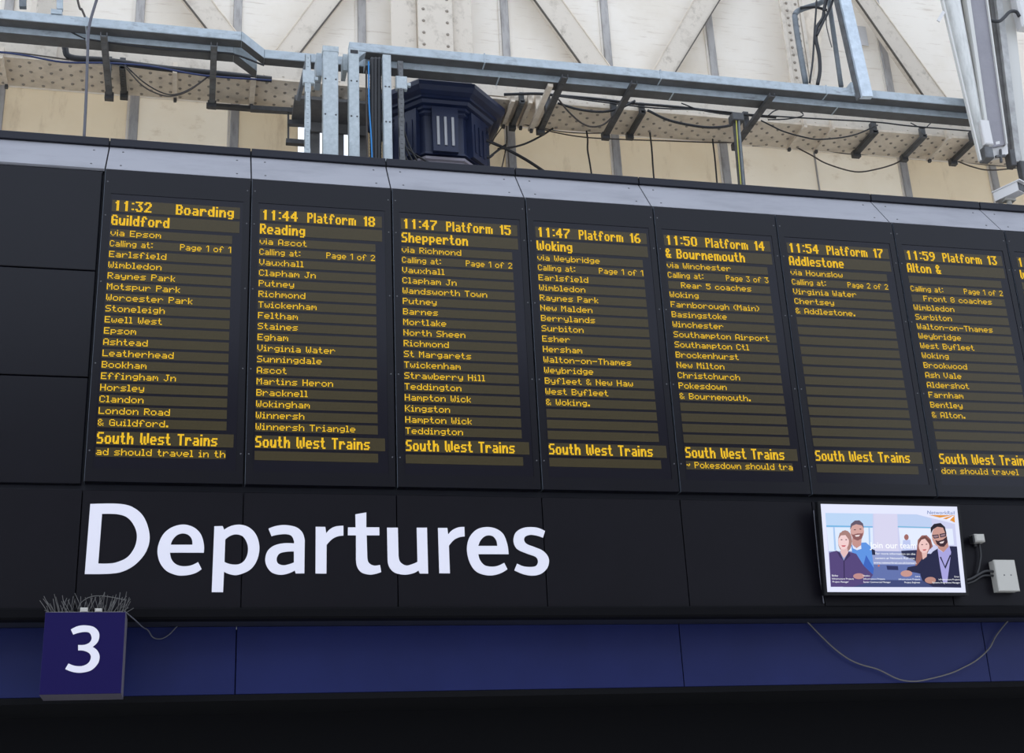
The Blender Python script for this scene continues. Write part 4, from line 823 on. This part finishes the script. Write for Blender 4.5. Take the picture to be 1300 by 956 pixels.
for k in range(46):
    for s_ in (-1, 0, 1):
        x = -.125 + .43*k/45
        if random.random() < .50: continue
        o = link('spike', spike, sb, (x-.09, -.23+.15+s_*.02, sz1-sz0+.006))
        lean = (x-.09)/.22
        o.rotation_euler = (-.5*s_+random.uniform(-.25, .25), random.uniform(-.5, .5)+.75*lean*abs(lean)**1.5, 0); o.scale = (1, 1, random.uniform(.55, 1.05))
cable([(99,774,-.27),(103,765,-.27),(114,758,-.27),(128,756.5,-.27),(146,759,-.27),(160,762,-.27)], .0022, 'spike_wire', 'thin pale wire arched over the bird spikes')
cable([(158,776,-.2),(170,786,-.1),(181,796,0.05),(188,800,.15),(194,809,.22),(204,811,.23),(214,806,.23),(222,798,.23),(232,788,.22),(243,783,.2)], .004, 'cable_grey', 'thin grey cable drooping from the number sign over the blue fascia')
cable([(1006,783,.22),(1014,785,.22),(1023,788,.22),(1042,807,.22),(1060,824,.22),(1078,837,.22),(1094,844,.22),(1115,850,.22),(1140,862,.22),(1160,865,.22),(1180,862,.22),(1206,855,.22),(1222,848,.22),(1240,838,.22),(1256,823,.22),(1264,808,.22),(1278,790,.22),(1288,780,.22)], .005, 'cable_tan', 'long thin cable drooping over the right of the blue fascia')

# ---------------------------------------------------------------- wall screen
TW, TH, tilt = 1.074, .617, .114
tv = empty('wall_screen', (4.987, -.075, ZO-2.976), 'tilted flat screen with a bright advert of four smiling people on the black fascia', 'screen')
tv.rotation_euler = (tilt, .004, 0)
def tvpart(name, mb, m_, parent=tv, loc=(0,0,0)):
    return link(name, mb.mesh(name, m_), parent, loc)
tvpart('casing', MB().bbox(-.018, TW+.018, -.001, .045, -.022, TH+.018, .006), 'tv_black')
bz = MB()
for q in ((-.018, 0, -.022, TH+.018), (TW, TW+.018, -.022, TH+.018), (0, TW, -.022, 0), (0, TW, TH, TH+.018)): bz.box(q[0], q[1], -.008, -.001, q[2], q[3])
tvpart('bezel', bz, 'tv_black')
tvpart('wall_bracket', MB().box(.35, .72, .045, .075, .12, .32), 'tv_black')
pm = bpy.data.meshes.new('picture'); vs = []; fs = []; cols = []
for k, (c, poly) in enumerate(PICTURE):
    n0 = len(vs); vs += [(u*TW, -.0012-.00008*k, (1-v)*TH) for u, v in poly]; fs.append(tuple(range(n0, len(vs)))); cols.append(c)
pm.from_pydata(vs, [], fs); pm.materials.append(MATS['screen_picture'])
lay = pm.color_attributes.new('ink', 'FLOAT_COLOR', 'CORNER'); 
def lin(c): c /= 255; return c/12.92 if c <= .04045 else ((c+.055)/1.055)**2.4
for p, c in zip(pm.polygons, cols):
    for li in p.loop_indices: lay.data[li].color = (lin(c[0]), lin(c[1]), lin(c[2]), 1)
pic = link('picture', pm, tv)
for t, u, v, wd, hg, ck in CAPTIONS:
    cu = bpy.data.curves.new('caption', 'FONT'); cu.body = t; cu.size = 1.0; cu.materials.append(MATS['text_white' if ck == 'w' else 'text_navy'])
    cu.offset = .006 if t == 'Join our team' else 0
    if ck == 'n': cu.shear = .15
    o = link('caption', as_mesh(cu, 'caption'), pic); bpy.context.view_layer.update()
    o.rotation_euler = (math.pi/2, 0, 0); o.scale = (wd*TW/max(o.dimensions.x, .01), hg*TH/.72, 1); o.location = (u*TW, -.0075, (1-v)*TH)
# socket, box and leads beside it
ws = empty('wall_camera', (6.24, 0, ZO-2.62), 'tiny white camera fixed between the flat screen and the white box', 'camera')
cc = at(1240, 684, -.05)
part('body', MB().bbox(cc.x-.035, cc.x+.045, -.09, -.02, cc.z-.03, cc.z+.028, .01), 'white_plastic', ws)
part('lens_hood', MB().bbox(cc.x-.05, cc.x-.034, -.085, -.03, cc.z-.035, cc.z+.02, .006), 'cable_black', ws)
part('mount', MB().box(cc.x-.01, cc.x+.02, -.025, 0, cc.z-.05, cc.z+.01), 'cable_black', ws)
jb = empty('junction_box', (6.42, 0, ZO-2.98), 'white junction box on the black fascia at the right edge', 'box')
part('box_body', MB().box(6.335, 6.50, -.055, 0, ZO-2.965, ZO-2.742), 'white_plastic', jb)
part('box_lid', MB().bbox(6.332, 6.503, -.075, -.0555, ZO-2.968, ZO-2.739, .006), 'white_plastic', jb)
for x, z in ((6.395, -2.852), (6.45, -2.852)):
    part('screw', rivet(MB(), (x, -.075, ZO+z), (0,-1,0), .006, .003), 'screw_grey', jb)
cable([(1219,738,-.04),(1232,735,-.04),(1243,729,-.04),(1252,725,-.04),(1264,726,-.04)], .009, 'cable_black', 'black cable from the flat screen to the white junction box')
cable([(1222,742,-.03),(1236,738,-.03),(1248,731,-.03),(1265,731,-.03)], .008, 'cable_black', 'lower black cable from the flat screen to the junction box')
cable([(1243,690,-.03),(1245,705,-.03),(1243,720,-.03),(1240,731,-.03)], .008, 'cable_black', 'black cable dropping from the tiny wall camera')
cable([(1033,648,-.012),(1037,690,-.012),(1041,730,-.012),(1045,760,-.012),(1046,766,-.012)], .004, 'cable_grey', 'thin cable running down left of the flat screen')

# ---------------------------------------------------------------- security camera on the board
q = at(1280, 252, .30)
sc2 = empty('security_camera', (q.x, .30, ZO+.385), 'white box security camera standing on the top of the board at the right', 'camera')
a = at(1266, 252, .36); b = at(1296, 238, .16)
part('camera_body', MB().bar(a, b, .10, .085), 'camera_white', sc2)
dd = (b-a).normalized()
part('sun_shield', MB().bar(a+Vector((0,0,.047))-dd*.01, b+Vector((0,0,.047))+dd*.03, .115, .010), 'camera_white', sc2)
part('front_window', MB().bar(b+dd*.001, b+dd*.006, .085, .07), 'cable_black', sc2)
part('stem', MB().tube([Vector((q.x, .30, ZO+.385)), Vector((q.x, .30, (a.z+b.z)/2-.04))], .022, 10), 'white_plastic', sc2)
part('swivel', MB().box(q.x-.05, q.x+.05, .27, .33, (a.z+b.z)/2-.06, (a.z+b.z)/2-.035), 'white_plastic', sc2)
